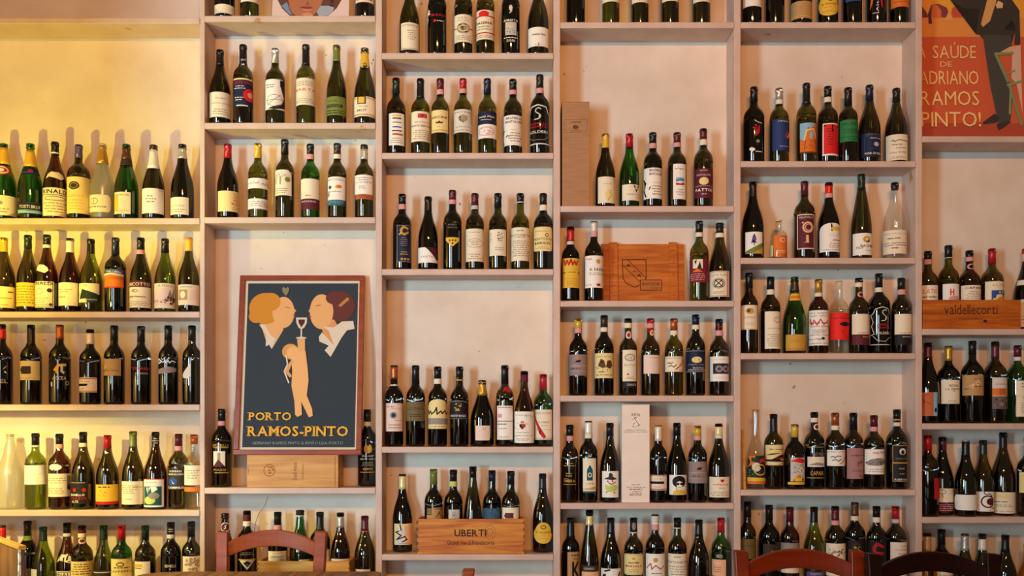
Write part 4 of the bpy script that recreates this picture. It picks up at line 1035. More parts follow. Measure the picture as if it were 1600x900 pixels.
row(552, 'fourth row of ' + C4, 'bottles on the fifth column fourth shelf', [
 (1170.5, 427, 13.6, 'b', 'd', 'dark bottle, cream label with gold moon stamp', 'K>450', ['477 515 -12 12.5 r c;E .52 .76 .2 .13 g;E .46 .77 .09 .07 q;T .5 .5 .6 .1 g DARIA;L .3 .85 .15 .3 2 g;R 0 .02 1 .04 Y']),
 (1204, 433, 15.2, 'b', 'd', 'bottle, tall narrow cream label with faint crest', 'K>453 c:453-461', ['487 545 -8.5 15 r c;O .6 .78 .2 .08 .03 x;X .6 .78 .12 .05 6 x;T .55 .54 .8 .04 x MONTEVERDE;L .1 .9 .05 .4 7 x']),
 (1241.5, 433, 17.7, 'c', 'n', 'green sparkling bottle with copper-gold label', 'd:438-456', ['458 469 -7 8 o Y;R .1 .3 .9 .7 o', '523 548 -13 16.5 r g;L .2 .7 .5 .7 2 C;R 0 .02 1 .06 C;R 0 .12 1 .14 C']),
 (1279, 437, 15.2, 'b', 'w', 'brown bottle, gold capsule, label filled with red script', 'g>458 c:458-464', ['485 540 -14 14.5 r w;Z .05 .95 .92 .07 z;Z .1 .9 .84 .05 z;S r .04 .08 .6 .12 .76 .2 .58 .3 .72 .42 .58 .55 .74 .7 .6 .94 .72;Z .1 .95 .54 .08 r;Z .08 .95 .64 .1 r;L .1 .9 .34 .46 3 z;Z .1 .9 .3 .06 z;E .66 .2 .07 .04 d;Z .05 .6 .18 .06 z;Z .1 .9 .06 .05 z']),
 (1311, 439, 14.9, 'b', 'c', 'clear bottle, red label with black tree', '', ['489 531 -13 14.8 r R;R 0 0 1 1 #e8261c;Z .15 .9 .8 .09 m;E .64 .58 .22 .08 k;P k .6 .5 .62 .6 .66 .6 .68 .5;X .5 .25 .4 .15 6 r']),
 (1342, 435, 15.4, 'b', 'd', 'brownish bottle, pink seal, cream and maroon label', 'K>442 c:442-449', ['455 464 -2 6 e p;E .5 .5 .3 .3 m', '491 539 -10 15.5 r c;R 0 0 1 .34 m;L .15 .9 .36 .42 1 x;T .7 .26 .45 .04 W ROSSO']),
 (1376, 428, 17.2, 'b', 'k', 'wide black bottle, silver outlined label with white swan', 'K>450 c:450-457', ['480 540 -13.5 15.5 n w;S W .035 .02 .02 .02 .78 .18 .82 .3 .95 .6 1 .88 .95 .98 .82;S W .03 .02 .02 .98 .02;S W .03 .1 .78 .2 .6 .12 .5 .25 .3 .02 .25;S W .034 .78 .90 .70 .925 .62 .90 .59 .86 .63 .81 .72 .77 .77 .73 .755 .68 .68 .645 .56 .64;S W .06 .75 .74 .74 .69;B .66 .54 .5 .05 r BRUNELLO;B .66 .46 .5 .05 r MONTE;B .62 .32 .62 .07 W SOLDERI;S W .02 .2 .24 .4 .12 .7 .1 .95 .22']),
 (1407, 435, 14.8, 'b', 'd', 'bottle, pink neck band, cream and charcoal label', 'K>453 p:453-461', ['491 539 -9.5 15 r c;R 0 0 1 .34 K;L .15 .9 .36 .42 1 x;T .6 .26 .5 .04 W BIANCO']),
])
row(765, 'fifth row of ' + C4, 'bottles on the fifth column fifth shelf', [
 (1181, 640, 14.8, 'd', 'c', 'clear decanter-like bottle with flowery dark label', '', ['712 756 -12 14.8 r h;P o 0 .6 .3 .7 .35 1 0 1;E .4 .6 .18 .16 W;E .68 .8 .16 .1 R;E .7 .66 .18 .12 k;X .65 .34 .25 .1 8 R;P Y 0 .1 1 .05 1 .2 0 .24;P o 0 0 1 0 1 .1 0 .1;X .2 .4 .12 .2 8 e;O .55 .5 .25 .2 .04 Y']),
 (1209, 647, 14.8, 'b', 'd', 'bottle, cream label with black and red swirl', 'K>675', ['695 728 -12 14.5 r y;Z .2 .85 .78 .1 k;P k 0 .3 .3 .32 .6 .5 1 .6 1 .42 .6 .3 1 .2 .5 .2 0 .22;P r .4 .34 .7 .42 1 .38 .8 .34;P m 0 .5 .3 .6 .7 .62 .3 .52;P p .5 .05 .9 .1 .95 .18 .6 .12;R .02 0 1 .04 q']),
 (1241.5, 663, 16.2, 'q', 'k', 'squat black bottle with yellow capsule and comic-coloured label', 'Y>683', ['715 752 -6 15 r s;P R .0 .85 .5 1 1 .9 .9 .75 .4 .8;X .5 .62 .4 .14 16 e;X .5 .4 .4 .15 12 C;P o .1 .02 .5 .3 .9 .02;P Y .15 0 .85 0 .8 .15 .2 .15;X .3 .5 .15 .1 6 l;X .65 .5 .2 .2 8 w', '753 757 -10 15 r Y']),
 (1273, 644, 15.6, 'b', 'k', 'black bottle, cream landscape strip over gold lettering', 'K>653 c:653-660', ['662 672 -1 6 e i;E .5 .5 .3 .3 m', '698 747 -11 14.5 n g;R 0 .98 1 1 g;R 0 0 1 .02 g;T .6 .77 .7 .1 z VINO NERO;R .05 .36 1 .68 c;X .6 .45 .3 .06 12 z;P z .1 .42 .5 .5 .95 .46 .9 .4;B .55 .16 .66 .14 g CAPAIA']),
 (1304.5, 645, 14.8, 'b', 'd', 'bottle, copper capsule, white label with golden arc', 'C>665 c:665-672', ['703 728 -12 14.8 r w;P g .95 .95 .98 .7 .85 .4 .6 .12 .5 .1 .7 .35 .88 .65;S k .03 .2 .55 .3 .6 .35 .5 .45 .62 .6 .6;S k .03 .25 .35 .4 .4 .5 .3 .6 .45;T .4 .88 .7 .08 x PIEVE']),
 (1334, 645, 14.8, 'b', 'd', 'bottle with dusty pink label', 'K>672', ['700 748 -9.5 14.8 r p;R 0 0 1 1 #a87a74;Z .2 .9 .76 .08 m;X .56 .5 .16 .1 12 m;T .5 .26 .5 .04 m ROSSO;L .5 .75 .06 .12 1 m']),
 (1365, 649, 15.6, 'b', 'd', 'bottle, burgundy capsule, label with hill town sketch', 'm>667 p:667-674', ['702 741 -13.5 15.6 r w;Z .35 .9 .87 .12 r;P z .05 .45 .3 .6 .6 .66 .95 .55 .95 .42 .5 .34 .2 .36;X .5 .5 .4 .12 26 d;L .2 .9 .08 .24 2 x']),
 (1401.5, 640, 16.3, 'b', 'k', 'tall black bottle, black label in gold frame', 'K>654 W:660-666 g:655-657', ['695 753 -7 15 r K;F .03 .03 g;E .6 .82 .2 .09 W;E .6 .8 .1 .06 K;T .55 .63 .7 .05 z VALDICAVA;R .05 .5 .95 .53 g;L .35 .75 .3 .42 1 z;L .35 .75 .18 .26 1 z;B .5 .07 .7 .05 W RISERVA']),
])
row(917, 'bottom row of ' + C4, 'bottles behind the chairs', [
 (1168, 784, 13, 'b', 'd', 'dark bottle with khaki label by the upright', 'K>808', ['842 873 -12 12 r a;R 0 0 1 1 #6f5a2e;T .5 .66 .6 .1 d LECINAIA']),
 (1202, 789, 16.2, 'b', 'k', 'black bottle, dark label with white slash', 'K>812', ['850 890 -9 12 r d;P W .2 .25 .5 .6 .62 .8 .5 .4 .3 .25;S z .03 .2 .4 .5 .7']),
 (1234, 792, 14.8, 'b', 'w', 'brown bottle, maroon capsule, grey band label', 'm>816', ['848 895 -13.5 14 r c;R 0 .7 1 1 z;T .5 .86 .75 .12 x FABRO;L .1 .9 .1 .5 4 i']),
 (1272, 792, 16.2, 'g', 'L', 'olive green sloping bottle with mauve label', 'K>816', ['893 915 -11 15 r v;T .5 .85 .6 .12 W VOLPAIA']),
 (1305, 791, 15.7, 'b', 'd', 'dark green bottle, pinkish maroon neck, sketch label', 'K>796 m:796-813 p:813-820', ['849 900 -13.5 15 r c;X .5 .74 .4 .12 24 q;P x .1 .6 .4 .8 .9 .65 .5 .72;L .1 .9 .1 .4 4 x']),
 (1338, 785, 16.2, 'b', 'k', 'black bottle, brown capsule, black label with gold emblem', 'K>787 q:787-806 c:806-813', ['844 890 -14 14 r K;R 0 0 1 1 #221c20;X .6 .72 .16 .14 12 g;O .6 .72 .2 .18 .03 q;T .5 .3 .5 .06 W NERO']),
 (1368, 791, 15, 'b', 'k', 'black bottle, dark label with crimson initial', 'K>808 c:808-816', ['846 890 -13 14 r K;S r .13 .75 .82 .5 .92 .35 .78 .4 .6 .75 .58']),
 (1399.5, 791, 16.3, 'b', 'd', 'dark bottle, red capsule, plain white label', 'r>811 s:811-817', ['847 900 -7.5 17 r w;T .6 .88 .35 .05 x VINI;T .55 .78 .7 .06 x ACUMELLO;L .3 .8 .35 .7 5 z']),
])

row(514, 'crate row of ' + C5, 'bottles in and beside the last column crate', [
 (1603, 389, 17.5, 'g', 'k', 'black bottle beyond the crate, red capsule', 'r>397 S:397-409', ['437 445 -12 10 r c', '468 511 -8 15 r c;L .1 .9 .1 .9 7 x']),
], y_add=0.042)
row(661.5, 'second bottle row of ' + C5, 'bottles on the last column second shelf', [
 (1450, 536, 17, 'g', 'k', 'bottle with orange-red painted label', 'K>542 m:542-560', ['613 650 -15 13 r C;R .8 .0 1 1 l;S r .04 .1 .2 .4 .6 .7 .5;S m .04 .2 .9 .4 .6;S r .03 .1 .7 .3 .85 .6 .9;E .9 .25 .06 .1 n']),
 (1485, 541, 17, 'b', 'k', 'bottle, gold capsule, cream label with two printed words', 'K>543 g:543-564', ['594 631 -10.5 15.5 r c;B .62 .77 .45 .1 k NOXIA;T .58 .62 .7 .09 k LA GRIMA;L .55 .7 .5 .56 1 q;L .2 .9 .04 .16 2 x']),
 (1517, 533, 17, 'b', 'k', 'tall black bottle with kraft-brown label', 'K>554', ['586 618 -14 15.7 r a;X .6 .6 .3 .25 14 S;Z .45 .8 .8 .08 q;R .1 .3 .3 .34 v;L .5 .9 .4 .5 1 q']),
 (1555, 534, 17, 'b', 'd', 'bottle, maroon neck, label with glowing orange square', 'K>540 m:540-560', ['590 639 -4 16.5 r W;L .1 .9 .76 .82 1 z;R 0 .42 .75 .66 o;R .3 .46 .6 .64 C;R 0 0 1 .4 #6a5a56;X .5 .2 .5 .16 18 u;X .5 .2 .5 .16 12 d']),
 (1590, 540, 17, 'b', 'n', 'green bottle, maroon capsule, cream label, cut by frame', 'm>558 W:558-564', ['595 651 -2 16 r c;L .2 .9 .8 .95 2 q;R 0 .56 .3 .6 y;X .5 .52 .2 .06 6 q;L .2 .9 .1 .4 5 x']),
])
row(808, 'third bottle row of ' + C5, 'bottles on the last column third shelf', [
 (1438, 680, 17, 'b', 'd', 'bottle half behind the upright with red label', 'r>704', ['747 780 9 16.8 r r;L .1 .9 .1 .9 8 R']),
 (1468.5, 683, 16.7, 'g', 'k', 'bottle, label of small figures on maroon', 'K>704', ['684 704 -1 5 n m;R .2 0 .9 1 m', '763 800 -13 16.5 r c;R 0 0 1 .42 m;X .5 .44 .48 .06 26 w;O .35 .86 .14 .1 .03 x;S x .03 .35 .75 .38 .62;R .58 .12 .78 .24 G;L .1 .9 .04 .35 4 p']),
 (1502.5, 688, 16.3, 'g', 'k', 'black sloping bottle, silver rim, blank white label', 's>690 K:690-714', ['773 797 -15.5 16 o w;R .9 .2 .95 .35 z']),
 (1535, 688, 16.3, 'g', 'o', 'olive sloping bottle, white label with black curls', 'h>710', ['768 799 -15.5 15 r w;O .7 .5 .26 .32 .05 k;E .8 .5 .16 .18 m;S k .03 .55 .98 .6 .85 .75 .9 .85 .78;X .85 .15 .1 .12 10 k;L .05 .2 .2 .9 6 x']),
 (1566, 676, 18, 'g', 'd', 'tallest brownish sloping bottle with cream label', 'K>700', ['769 802 -18 17.5 r c;R .28 .72 .66 .92 y;L .2 .7 .5 .6 1 q;L .2 .8 .3 .44 2 x;L .2 .8 .06 .14 1 x']),
 (1593, 683, 16, 'b', 'k', 'bottle, maroon capsule, yellow label, cut by the frame', 'm>704', ['738 770 -12 15 r y;X .4 .5 .25 .25 12 x;L .2 .8 .8 .9 1 x']),
])
row(955, 'bottom row of ' + C5, 'bottles behind the dark chair', [
 (1446, 833, 15, 'b', 'A', 'amber-tinted bottle by the upright', 'd>837 a:838-860', []),
 (1475, 827, 16.5, 'b', 'k', 'black bottle with low cream label', 'K>850', ['893 930 -11 16 r c;L .1 .9 .5 .9 4 x']),
 (1507, 834, 16, 'g', 'd', 'bottle with silver neck foil', 'd>837 s:837-860', []),
 (1537, 834, 16, 'g', 'n', 'green bottle with white neck foil', 'h>842 w:842-859', []),
 (1571, 836, 17, 'g', 'k', 'black sloping bottle beside the dark chair post', 'K>862', []),
 (1604, 850, 15, 'g', 'A', 'pale see-through bottle cut by the frame', '', []),
])


# ---------------------------------------------------------------- crates, boxes and what stands in them
def crate(label, x0, x1, ytop, shelf, mat, ops, y0=0.004, y1=0.137, rows=1, group=None):
    """open wooden wine crate standing on a shelf; returns the height of its floor"""
    zb = EYE + (VY - shelf) * D / F + 0.0005
    k = (D + y0) / F
    X0, X1 = (x0 - VX) * k, (x1 - VX) * k
    H = EYE + (VY - ytop) * k - zb
    r = thing('wine_crate', label, 'crate', ((X0 + X1) / 2, y0, zb))
    w, d, t = (X1 - X0) / 2, y1 - y0, 0.009
    mb = MB()
    if rows == 1:
        mb.box(-w, w, 0, t, 0, H, mat)
    else:
        hh = H * 0.545
        mb.box(-w, w, 0, t, 0, hh - 0.0008, mat); mb.box(-w, w, 0, t, hh + 0.0008, H, mat)
    # finger joints at both ends
    if rows == 1:
        n = 5
        for i in range(n):
            for sx in (-1, 1):
                z0 = H * (i + 0.28) / n
                mb.box(sx * w - 0.0045, sx * w + 0.0012 if sx > 0 else sx * w + 0.0045, -0.0006, t * 0.9, z0, z0 + H / n * 0.45, ink('#7a4a20'))
    f = mb.build('front_panel', r, bevel=0.001)
    mb = MB(); mb.box(-w, w, d - t, d, 0, H, mat); mb.build('rear_panel', r, bevel=0.001)
    for s in (-1, 1):
        mb = MB(); mb.box(s * w - (t if s > 0 else 0), s * w + (0 if s > 0 else t), t, d - t, 0, H, mat); mb.build('side_panel', r, bevel=0.001)
    mb = MB(); mb.box(-w + t, w - t, t, d - t, 0, 0.006, mat); mb.build('bottom_panel', r)
    if ops:
        flat_art('printed_lettering', r, -w, w, 0, H, 0, None, ops, off=0.0006)
    return zb + 0.0062


zc = crate('small pale pine crate holding bottles, behind the reddish chair', 402, 546, 877, 916, M_PINE2, [])
row(0, 'in the crate behind the reddish chair', 'bottles in the pale crate', [
 (434, 800, 15, 'b', 'k', 'bottle, black capsule, pink band, cream label', 'K>820 p:820-827', ['861 900 -14 13 r c;E .5 .75 .4 .14 W;T .5 .78 .6 .08 k CARNOSIO;L .1 .9 .9 .97 1 x']),
 (469, 797, 16, 'c', 'n', 'green sparkling bottle with dark collar', 'K:797-805 W:805-806.5', ['874 905 -2 14 r W']),
 (501, 800, 15.5, 'b', 'k', 'bottle, long black capsule, narrow cream label', 'K>832', ['859 900 2 14 r c']),
 (531, 801, 15, 'g', 'w', 'brown sloping bottle with silver capsule', 'K>807 s:807-824', ['873 905 -15 14 r i']),
], zshelf=zc, y_add=0.02)

zc = crate('orange pine crate with dark stamped capitals holding five dark bottles', 652, 819, 811, 866, M_PINE,
           ['B .497 .60 .30 .20 #3a2216 UBERTI', 'O .68 .62 .055 .2 .004 #9a6028', 'O .68 .62 .03 .11 .004 #9a6028',
            'T .5 .33 .44 .13 #4a2c1a Grandi Vini di Franciacorta'])
row(0, 'in the stamped pine crate', 'bottles in the stamped crate', [
 (677.5, 733, 14.4, 'b', 'k', 'bottle, olive capsule, kraft label with boxed letter', 'e>757', ['793 830 -10.5 13 r a;R 0 .7 .3 1 k;R .04 .74 .26 .96 a;B .15 .85 .14 .16 k B;S q .04 .5 .95 .9 .95 .55 .6;S q .04 .7 .8 .9 .6']),
 (708.5, 734, 14.6, 'b', 'k', 'bottle, lime neck band, small white square label', 'K>752 j:752-760', ['796 825 -7.5 9 r s;O .5 .7 .2 .18 .04 z;E .5 .7 .1 .08 z']),
 (739.5, 729, 14.8, 'r', 'd', 'slim tapering bottle without visible label', 'K>746', []),
 (768.5, 735, 14.4, 'b', 'k', 'bottle, blue-black capsule, steel blue label', 'n>752', ['794 830 -14 13 r #34566e;X .6 .75 .25 .2 10 #48708a']),
 (798, 736, 14.4, 'b', 'k', 'bottle, cream label with dark red square', 'K>757', ['793 830 -13.5 12 r c;R .26 .55 .68 .78 m;R .2 .62 .3 .7 m']),
], zshelf=zc, y_add=0.02)

zc = crate('two-board pine crate with large lower-case lettering in the last column', 1442, 1595, 468.5, 514, M_PINE3,
           ['T .49 .67 .545 .34 #4a2412 valdellecorti', 'T .49 .36 .24 .11 #8a4a1e chianti classico', 'E .635 .27 .02 .05 #4a2010'], rows=2)
row(0, 'in the two-board crate', 'bottles in and beside the last column crate', [
 (1450, 393, 15.3, 'b', 'o', 'bottle, pink band, cream label with red script', 'K>406 p:406-414', ['446 490 -15 14 r c;T .5 .78 .9 .16 C IL SOLATIO;Z .4 .9 .58 .1 k']),
 (1482, 384, 15.6, 'b', 'o', 'tallest olive bottle, white label with red monogram', 'K>404 W:403-404', ['444 490 -8 15 r w;S R .06 .4 .62 .4 .82;S R .06 .55 .62 .55 .82;S R .06 .4 .72 .55 .72;E .6 .5 .3 .1 p']),
 (1514.7, 392, 16.2, 'b', 'w', 'brown bottle, pink band and red neck seal', 'K>402 p:402-409', ['411 420 -3 6 e p;E .5 .5 .3 .3 k', '446 490 -12 16 r c;B .6 .9 .8 .07 k CAPARSA;L .2 .9 .5 .8 5 x']),
 (1550, 389, 16.8, 'b', 'o', 'olive bottle, red capsule, label with orange sun', 'r>412', ['440 490 -9.5 16.5 r c;T .6 .88 .6 .08 o LUCE;R .25 .1 .95 .72 b;E .62 .4 .25 .2 Y;E .62 .4 .15 .12 o;X .62 .4 .34 .28 16 y']),
], zshelf=zc, y_add=0.02)


def carton(name, label, cat, x0, x1, ytop, shelf, y0, y1, mat, ops, lid=True, opmat=None):
    zb = EYE + (VY - shelf) * D / F + 0.0005
    k = (D + y0) / F
    X0, X1 = (x0 - VX) * k, (x1 - VX) * k
    H = EYE + (VY - ytop) * k - zb
    r = thing(name, label, cat, ((X0 + X1) / 2, y0, zb))
    w, d = (X1 - X0) / 2, y1 - y0
    mb = MB(); mb.box(-w, w, 0, d, 0, H - 0.003, mat); mb.build('box_body', r, bevel=0.0012)
    mb = MB(); mb.box(-w - 0.0006, w + 0.0006, -0.0006, d + 0.0006, H - 0.003, H, mat); mb.build('lid', r, bevel=0.0008)
    for nm, op in ops:
        flat_art(nm, r, -w, w, 0, H, 0, None, op)
    return r


carton('carton_box', 'tall brown kraft bottle carton standing beside the upright', 'box', 878, 921, 159, 322, 0.012, 0.115, M_CARD,
       [('printed_stamp', ['S #6a4630 .012 .09 .83 .91 .83 .91 .71 .09 .71 .09 .83', 'E .5 .758 .1 .022 #4a3424', 'X .5 .758 .1 .022 12 #8a6a4c', 'T .5 .805 .4 .018 #6a4630 CANTINE', 'L .2 .8 .715 .73 1 #6a4630'])])
carton('carton_box', 'tall pale pinkish carton with yellow and black emblem', 'box', 972, 1015, 632, 786, 0.012, 0.125, M_CARTON,
       [('printed_emblem', ['T .5 .895 .3 .03 q RIPAI', 'S k .02 .38 .85 .5 .87 .6 .84 .66 .8 .58 .78 .5 .83 .42 .8', 'P w .4 .86 .6 .86 .68 .80 .5 .78', 'S k .02 .45 .86 .62 .79',
        'P Y .36 .79 .5 .77 .6 .8 .5 .765 .38 .77']), ('maker_print', ['T .5 .74 .76 .012 q AZIENDA AGRICOLA', 'T .5 .72 .84 .012 q POGGIO AL SOLE']), ('address_print', ['L .25 .75 .175 .19 1 q', 'T .5 .155 .66 .014 q FATTORIA DI',
        'L .15 .85 .125 .145 1 q', 'L .25 .8 .105 .12 1 q', 'L .25 .75 .07 .1 2 q'])])
carton('wooden_box', 'flat honey-coloured wooden wine box lying under the framed poster', 'box', 386, 528.5, 711, 762, 0.006, 0.128, M_PINE2,
       [('round_stamp', ['O .245 .53 .065 .19 .008 #9a5a24', 'X .245 .53 .045 .13 14 #a8682c']), ('name_print', [ 'V .522 .5 .05 .55 #7a4a24 Grandi Annate']), ('small_print', ['V .613 .5 .016 .45 #6a3e1c MONTEPULCIANO']),
        ('lid_groove', ['S #8a5426 .006 .965 .05 .965 .95', 'S #8a5426 .006 .014 .42 .014 .6'])])

# the wooden crate lid with two battens
zl = at(0, 470)[1] + 0.0005
lid = thing('crate_lid', 'orange pine crate lid with two battens and a branded shield', 'board',
            ((1005 - VX) * (D + .1) / F, 0.098, zl))
lid.rotation_euler.x = -math.radians(6.5)
w, Hl = 65 * (D + .1) / F, 96 * (D + .1) / F
mb = MB(); mb.box(-w, w, 0, 0.011, 0, Hl, M_PINE3); mb.build('lid_boards', lid, bevel=0.001)
for u in (0.145, 0.865):
    mb = MB()
    xc = -w + 2 * w * u
    mb.box(xc - 0.017, xc + 0.017, -0.009, 0, 0, Hl + 0.005, M_PINE3)
    for q in (.12, .28, .48, .68, .88):
        mb.box(xc - 0.001, xc + 0.0025, -0.0096, -0.009, Hl * q, Hl * q + .0035, ink('d'))
    mb.build('batten', lid, bevel=0.001)
flat_art('branded_shield', lid, -w, w, 0, Hl, 0, None,
         ['S #4a2412 .010 .256 .736 .54 .736 .54 .425 .50 .34 .402 .274 .30 .34 .26 .425 .256 .736', 'S #4a2412 .008 .256 .648 .466 .36', 'S #4a2412 .008 .325 .727 .54 .425',
          'S #4a2412 .007 .305 .63 .33 .665 .345 .62 .305 .64 .35 .645', 'S #4a2412 .007 .385 .54 .40 .55 .41 .535', 'S #4a2412 .007 .44 .45 .455 .49 .475 .45 .435 .47 .48 .475',
          'R .469 .226 .722 .395 #b5692e', 'S #4a2412 .008 .469 .226 .722 .226 .722 .395 .469 .395 .469 .226', 'T .595 .325 .21 .055 #4a2412 MONTEVERTINE', 'T .65 .262 .12 .025 #4a2412 RADDA'])

# leaning stick beside the clear decanter
zs = at(0, 765)[1]
mb = MB()
mb.prism([(-.0055, 0), (.0055, 0), (.0045, .245), (-.0045, .245)], 0, 0.008, M_PINE2)
st = mb.build('wooden_stick', loc=(at(1165.5, 0.03)[0], 0.018, zs + 0.0005), bevel=0.0006)
st.rotation_euler = (-0.02, -0.035, 0)
st['label'] = 'thin upright wooden stick between the upright and the clear decanter-like bottle'
st['category'] = 'stick'


# ---------------------------------------------------------------- framed poster
def poster(name, label, cat, bl, br, yb, Yb, yt, Yt, zb, rim, art_rect, bg, ops, border=None, framemat=None, thick=0.018):
    kb = (D + Yb) / F
    w = (br - bl) / 2 * kb
    Xc = ((bl + br) / 2 - VX) * kb
    zt = EYE + (VY - yt) * (D + Yt) / F
    L = math.hypot(zt - zb, Yt - Yb)
    r = thing(name, label, cat, (Xc, Yb, zb))
    r.rotation_euler.x = -math.atan2(Yt - Yb, zt - zb)
    mb = MB()
    for q in ((-w, w, 0, rim), (-w, w, L - rim, L), (-w, -w + rim, rim, L - rim), (w - rim, w, rim, L - rim)):
        mb.box(q[0], q[1], 0, thick, q[2], q[3], framemat)
    mb.build('frame', r, bevel=0.002)
    mb = MB(); mb.box(-w + rim * .5, w - rim * .5, 0.012, thick - .001, rim * .5, L - rim * .5, ink('d')); mb.build('backing_board', r)
    a = art_rect
    lx, rx, lz, rz_ = -w + 2 * w * a[0], -w + 2 * w * a[1], L * a[2], L * a[3]
    if border:
        mb = MB(); mb.box(-w + rim * .6, w - rim * .6, 0.0105, 0.0119, rim * .6, L - rim * .6, ink(border)); mb.build('mat_border', r)
    flat_art('print', r, lx, rx, lz, rz_, 0.0103, bg, ops, off=0.0004)
    mb = MB(); mb.box(-w + rim * .8, w - rim * .8, 0.0035, 0.005, rim * .8, L - rim * .8, M_PANE); mb.build('glass_pane', r)
    return r


def kpx(x, y):
    xl = 383.8 - (y - 441.7) * 6.3 / 257
    xr = 556.5 - (y - 441.7) * 3 / 257
    return (x - xl) / (xr - xl), (698.7 - y) / 257


def z1(*p):
    o = []
    for a, b in zip(p[::2], p[1::2]):
        o += kpx(a / 4.737 + 350, b / 4.737 + 410)
    return ' '.join('%.4f' % q for q in o)


def z2(*p):
    o = []
    for a, b in zip(p[::2], p[1::2]):
        o += kpx(a / 5.625 + 350, b / 5.625 + 560)
    return ' '.join('%.4f' % q for q in o)


def zell(cx, cy, rx, ry, a0=0, a1=360, n=22, f=z1):
    q = []
    for i in range(n + 1):
        t = math.radians(a0 + (a1 - a0) * i / n)
        q += [cx + rx * math.cos(t), cy + ry * math.sin(t)]
    return f(*q)


SKIN, HAIR1, HAIR2, IVORY, GOLDL = '#f2b878', '#dd9328', '#6a2f2a', '#eadcc8', '#f0b63c'
ops = [
    # two plain people facing each other across a glass
    'P %s %s' % (SKIN, z1(330, 420, 420, 470, 425, 500, 345, 640, 300, 590, 255, 455)),
    'P %s %s' % (HAIR1, zell(290, 340, 122, 118)),
    'P %s %s' % (HAIR1, zell(225, 400, 58, 50)),
    'P %s %s' % (SKIN, zell(425, 370, 82, 118)),
    'P %s %s' % (HAIR1, zell(330, 290, 72, 68)),
    'P %s %s' % (SKIN, z1(490, 325, 520, 358, 500, 380)), 'P #b83a28 ' + zell(506, 392, 9, 6),
    'S #8a5a30 .006 ' + z1(440, 330, 470, 338),
    'P %s %s' % (IVORY, z1(245, 460, 290, 468, 332, 540, 372, 570, 340, 645, 322, 612, 296, 626, 300, 540)),
    'P %s %s' % ('#e8a466', z1(700, 470, 800, 420, 830, 470, 800, 610, 730, 540)),
    'P %s %s' % (HAIR2, zell(850, 325, 104, 116)),
    'P %s %s' % (SKIN, zell(708, 365, 88, 132)),
    'P %s %s' % (HAIR2, zell(808, 262, 70, 50)),
    'P %s %s' % (SKIN, z1(640, 318, 611, 360, 632, 380)), 'P #b83a28 ' + zell(624, 402, 9, 6),
    'S #8a5a30 .006 ' + z1(668, 322, 700, 314),
    'P %s %s' % ('#c98a4a', z1(830, 320, 900, 255, 915, 275, 850, 330)),
    'P %s %s' % (IVORY, z1(720, 478, 800, 485, 860, 440, 945, 435, 955, 495, 900, 505, 860, 560, 780, 705, 735, 655, 765, 620, 695, 590, 690, 555, 715, 520, 800, 612, 765, 510)),
    # the glass
    'P %s %s' % (IVORY, z1(520, 410, 602, 410, 600, 452, 582, 486, 560, 498, 540, 486, 523, 452)),
    'P %s %s' % ('#5a1c20', z1(537, 425, 586, 425, 584, 450, 560, 484, 539, 450)),
    'P %s %s' % (IVORY, z1(555, 495, 566, 495, 566, 560, 555, 560)),
    'P %s %s' % (IVORY, zell(560, 563, 40, 8)),
    # plain standing figure holding it up
    'P %s %s' % (SKIN, z1(530, 572, 588, 572, 590, 700, 545, 720)),
    'P %s %s' % ('#e6a85c', zell(482, 665, 62, 58)),
    'P %s %s' % (SKIN, zell(500, 672, 46, 46)),
    'P %s %s' % (SKIN, z2(575, -55, 705, -60, 725, 90, 735, 200, 720, 330, 770, 450, 775, 510, 740, 522, 700, 440, 672, 385, 680, 500, 640, 518, 620, 500, 612, 380, 585, 250, 590, 120)),
    'P %s %s' % ('#e0a468', z2(580, 20, 600, 30, 560, 120, 590, 165, 570, 175, 515, 120)),
    'S %s .012 %s' % (IVORY, z2(535, -20, 548, 60, 520, 120, 560, 220)),
    # small heart
    'P #8a8460 ' + z1(415, 190, 428, 180, 441, 192, 455, 180, 468, 190, 465, 215, 443, 250, 418, 215),
]
(u0, v0), (u1, v1) = kpx(213 / 5.625 + 350, 549 / 5.625 + 560), kpx(587 / 5.625 + 350, 478 / 5.625 + 560)
ops.append('Q %.4f %.4f %.4f %.4f %s PORTO' % ((u0 + u1) / 2, (v0 + v1) / 2, u1 - u0, v1 - v0, GOLDL))
(u0, v0), (u1, v1) = kpx(205 / 5.625 + 350, 687 / 5.625 + 560), kpx(1088 / 5.625 + 350, 598 / 5.625 + 560)
ops.append('Q %.4f %.4f %.4f %.4f %s RAMOS-PINTO' % ((u0 + u1) / 2, (v0 + v1) / 2, u1 - u0, v1 - v0, GOLDL))
(u0, v0), (u1, v1) = kpx(248 / 5.625 + 350, 757 / 5.625 + 560), kpx(1045 / 5.625 + 350, 725 / 5.625 + 560)
ops.append('T %.4f %.4f %.4f %.4f %s ADRIANO RAMOS PINTO & IRM\u00c3O LDA-PORTO' % ((u0 + u1) / 2, (v0 + v1) / 2, u1 - u0, v1 - v0, '#a8b4b8'))
zbox = EYE + (VY - 711) * (D + 0.006) / F + 0.0008
poster('framed_poster', 'red-framed wine poster with two faces either side of a glass, propped on a wooden box', 'poster',
       364, 564, 710, 0.012, 430, 0.112, zbox, 0.0215, (0.064, 0.946, 0.042, 0.957), '#2a3946', ops, border='c', framemat=M_FRAME, thick=0.02)  # background colour lightened to include the reflection on the glass


# ---------------------------------------------------------------- large orange poster of the last column
def opx(x, y):
    return (x - 1429) / (1645 - 1429), (222 - y) / 297


def oz(f, x0, y0, *p):
    o = []
    for a, b in zip(p[::2], p[1::2]):
        o += opx(a / f + x0, b / f + y0)
    return ' '.join('%.4f' % q for q in o)


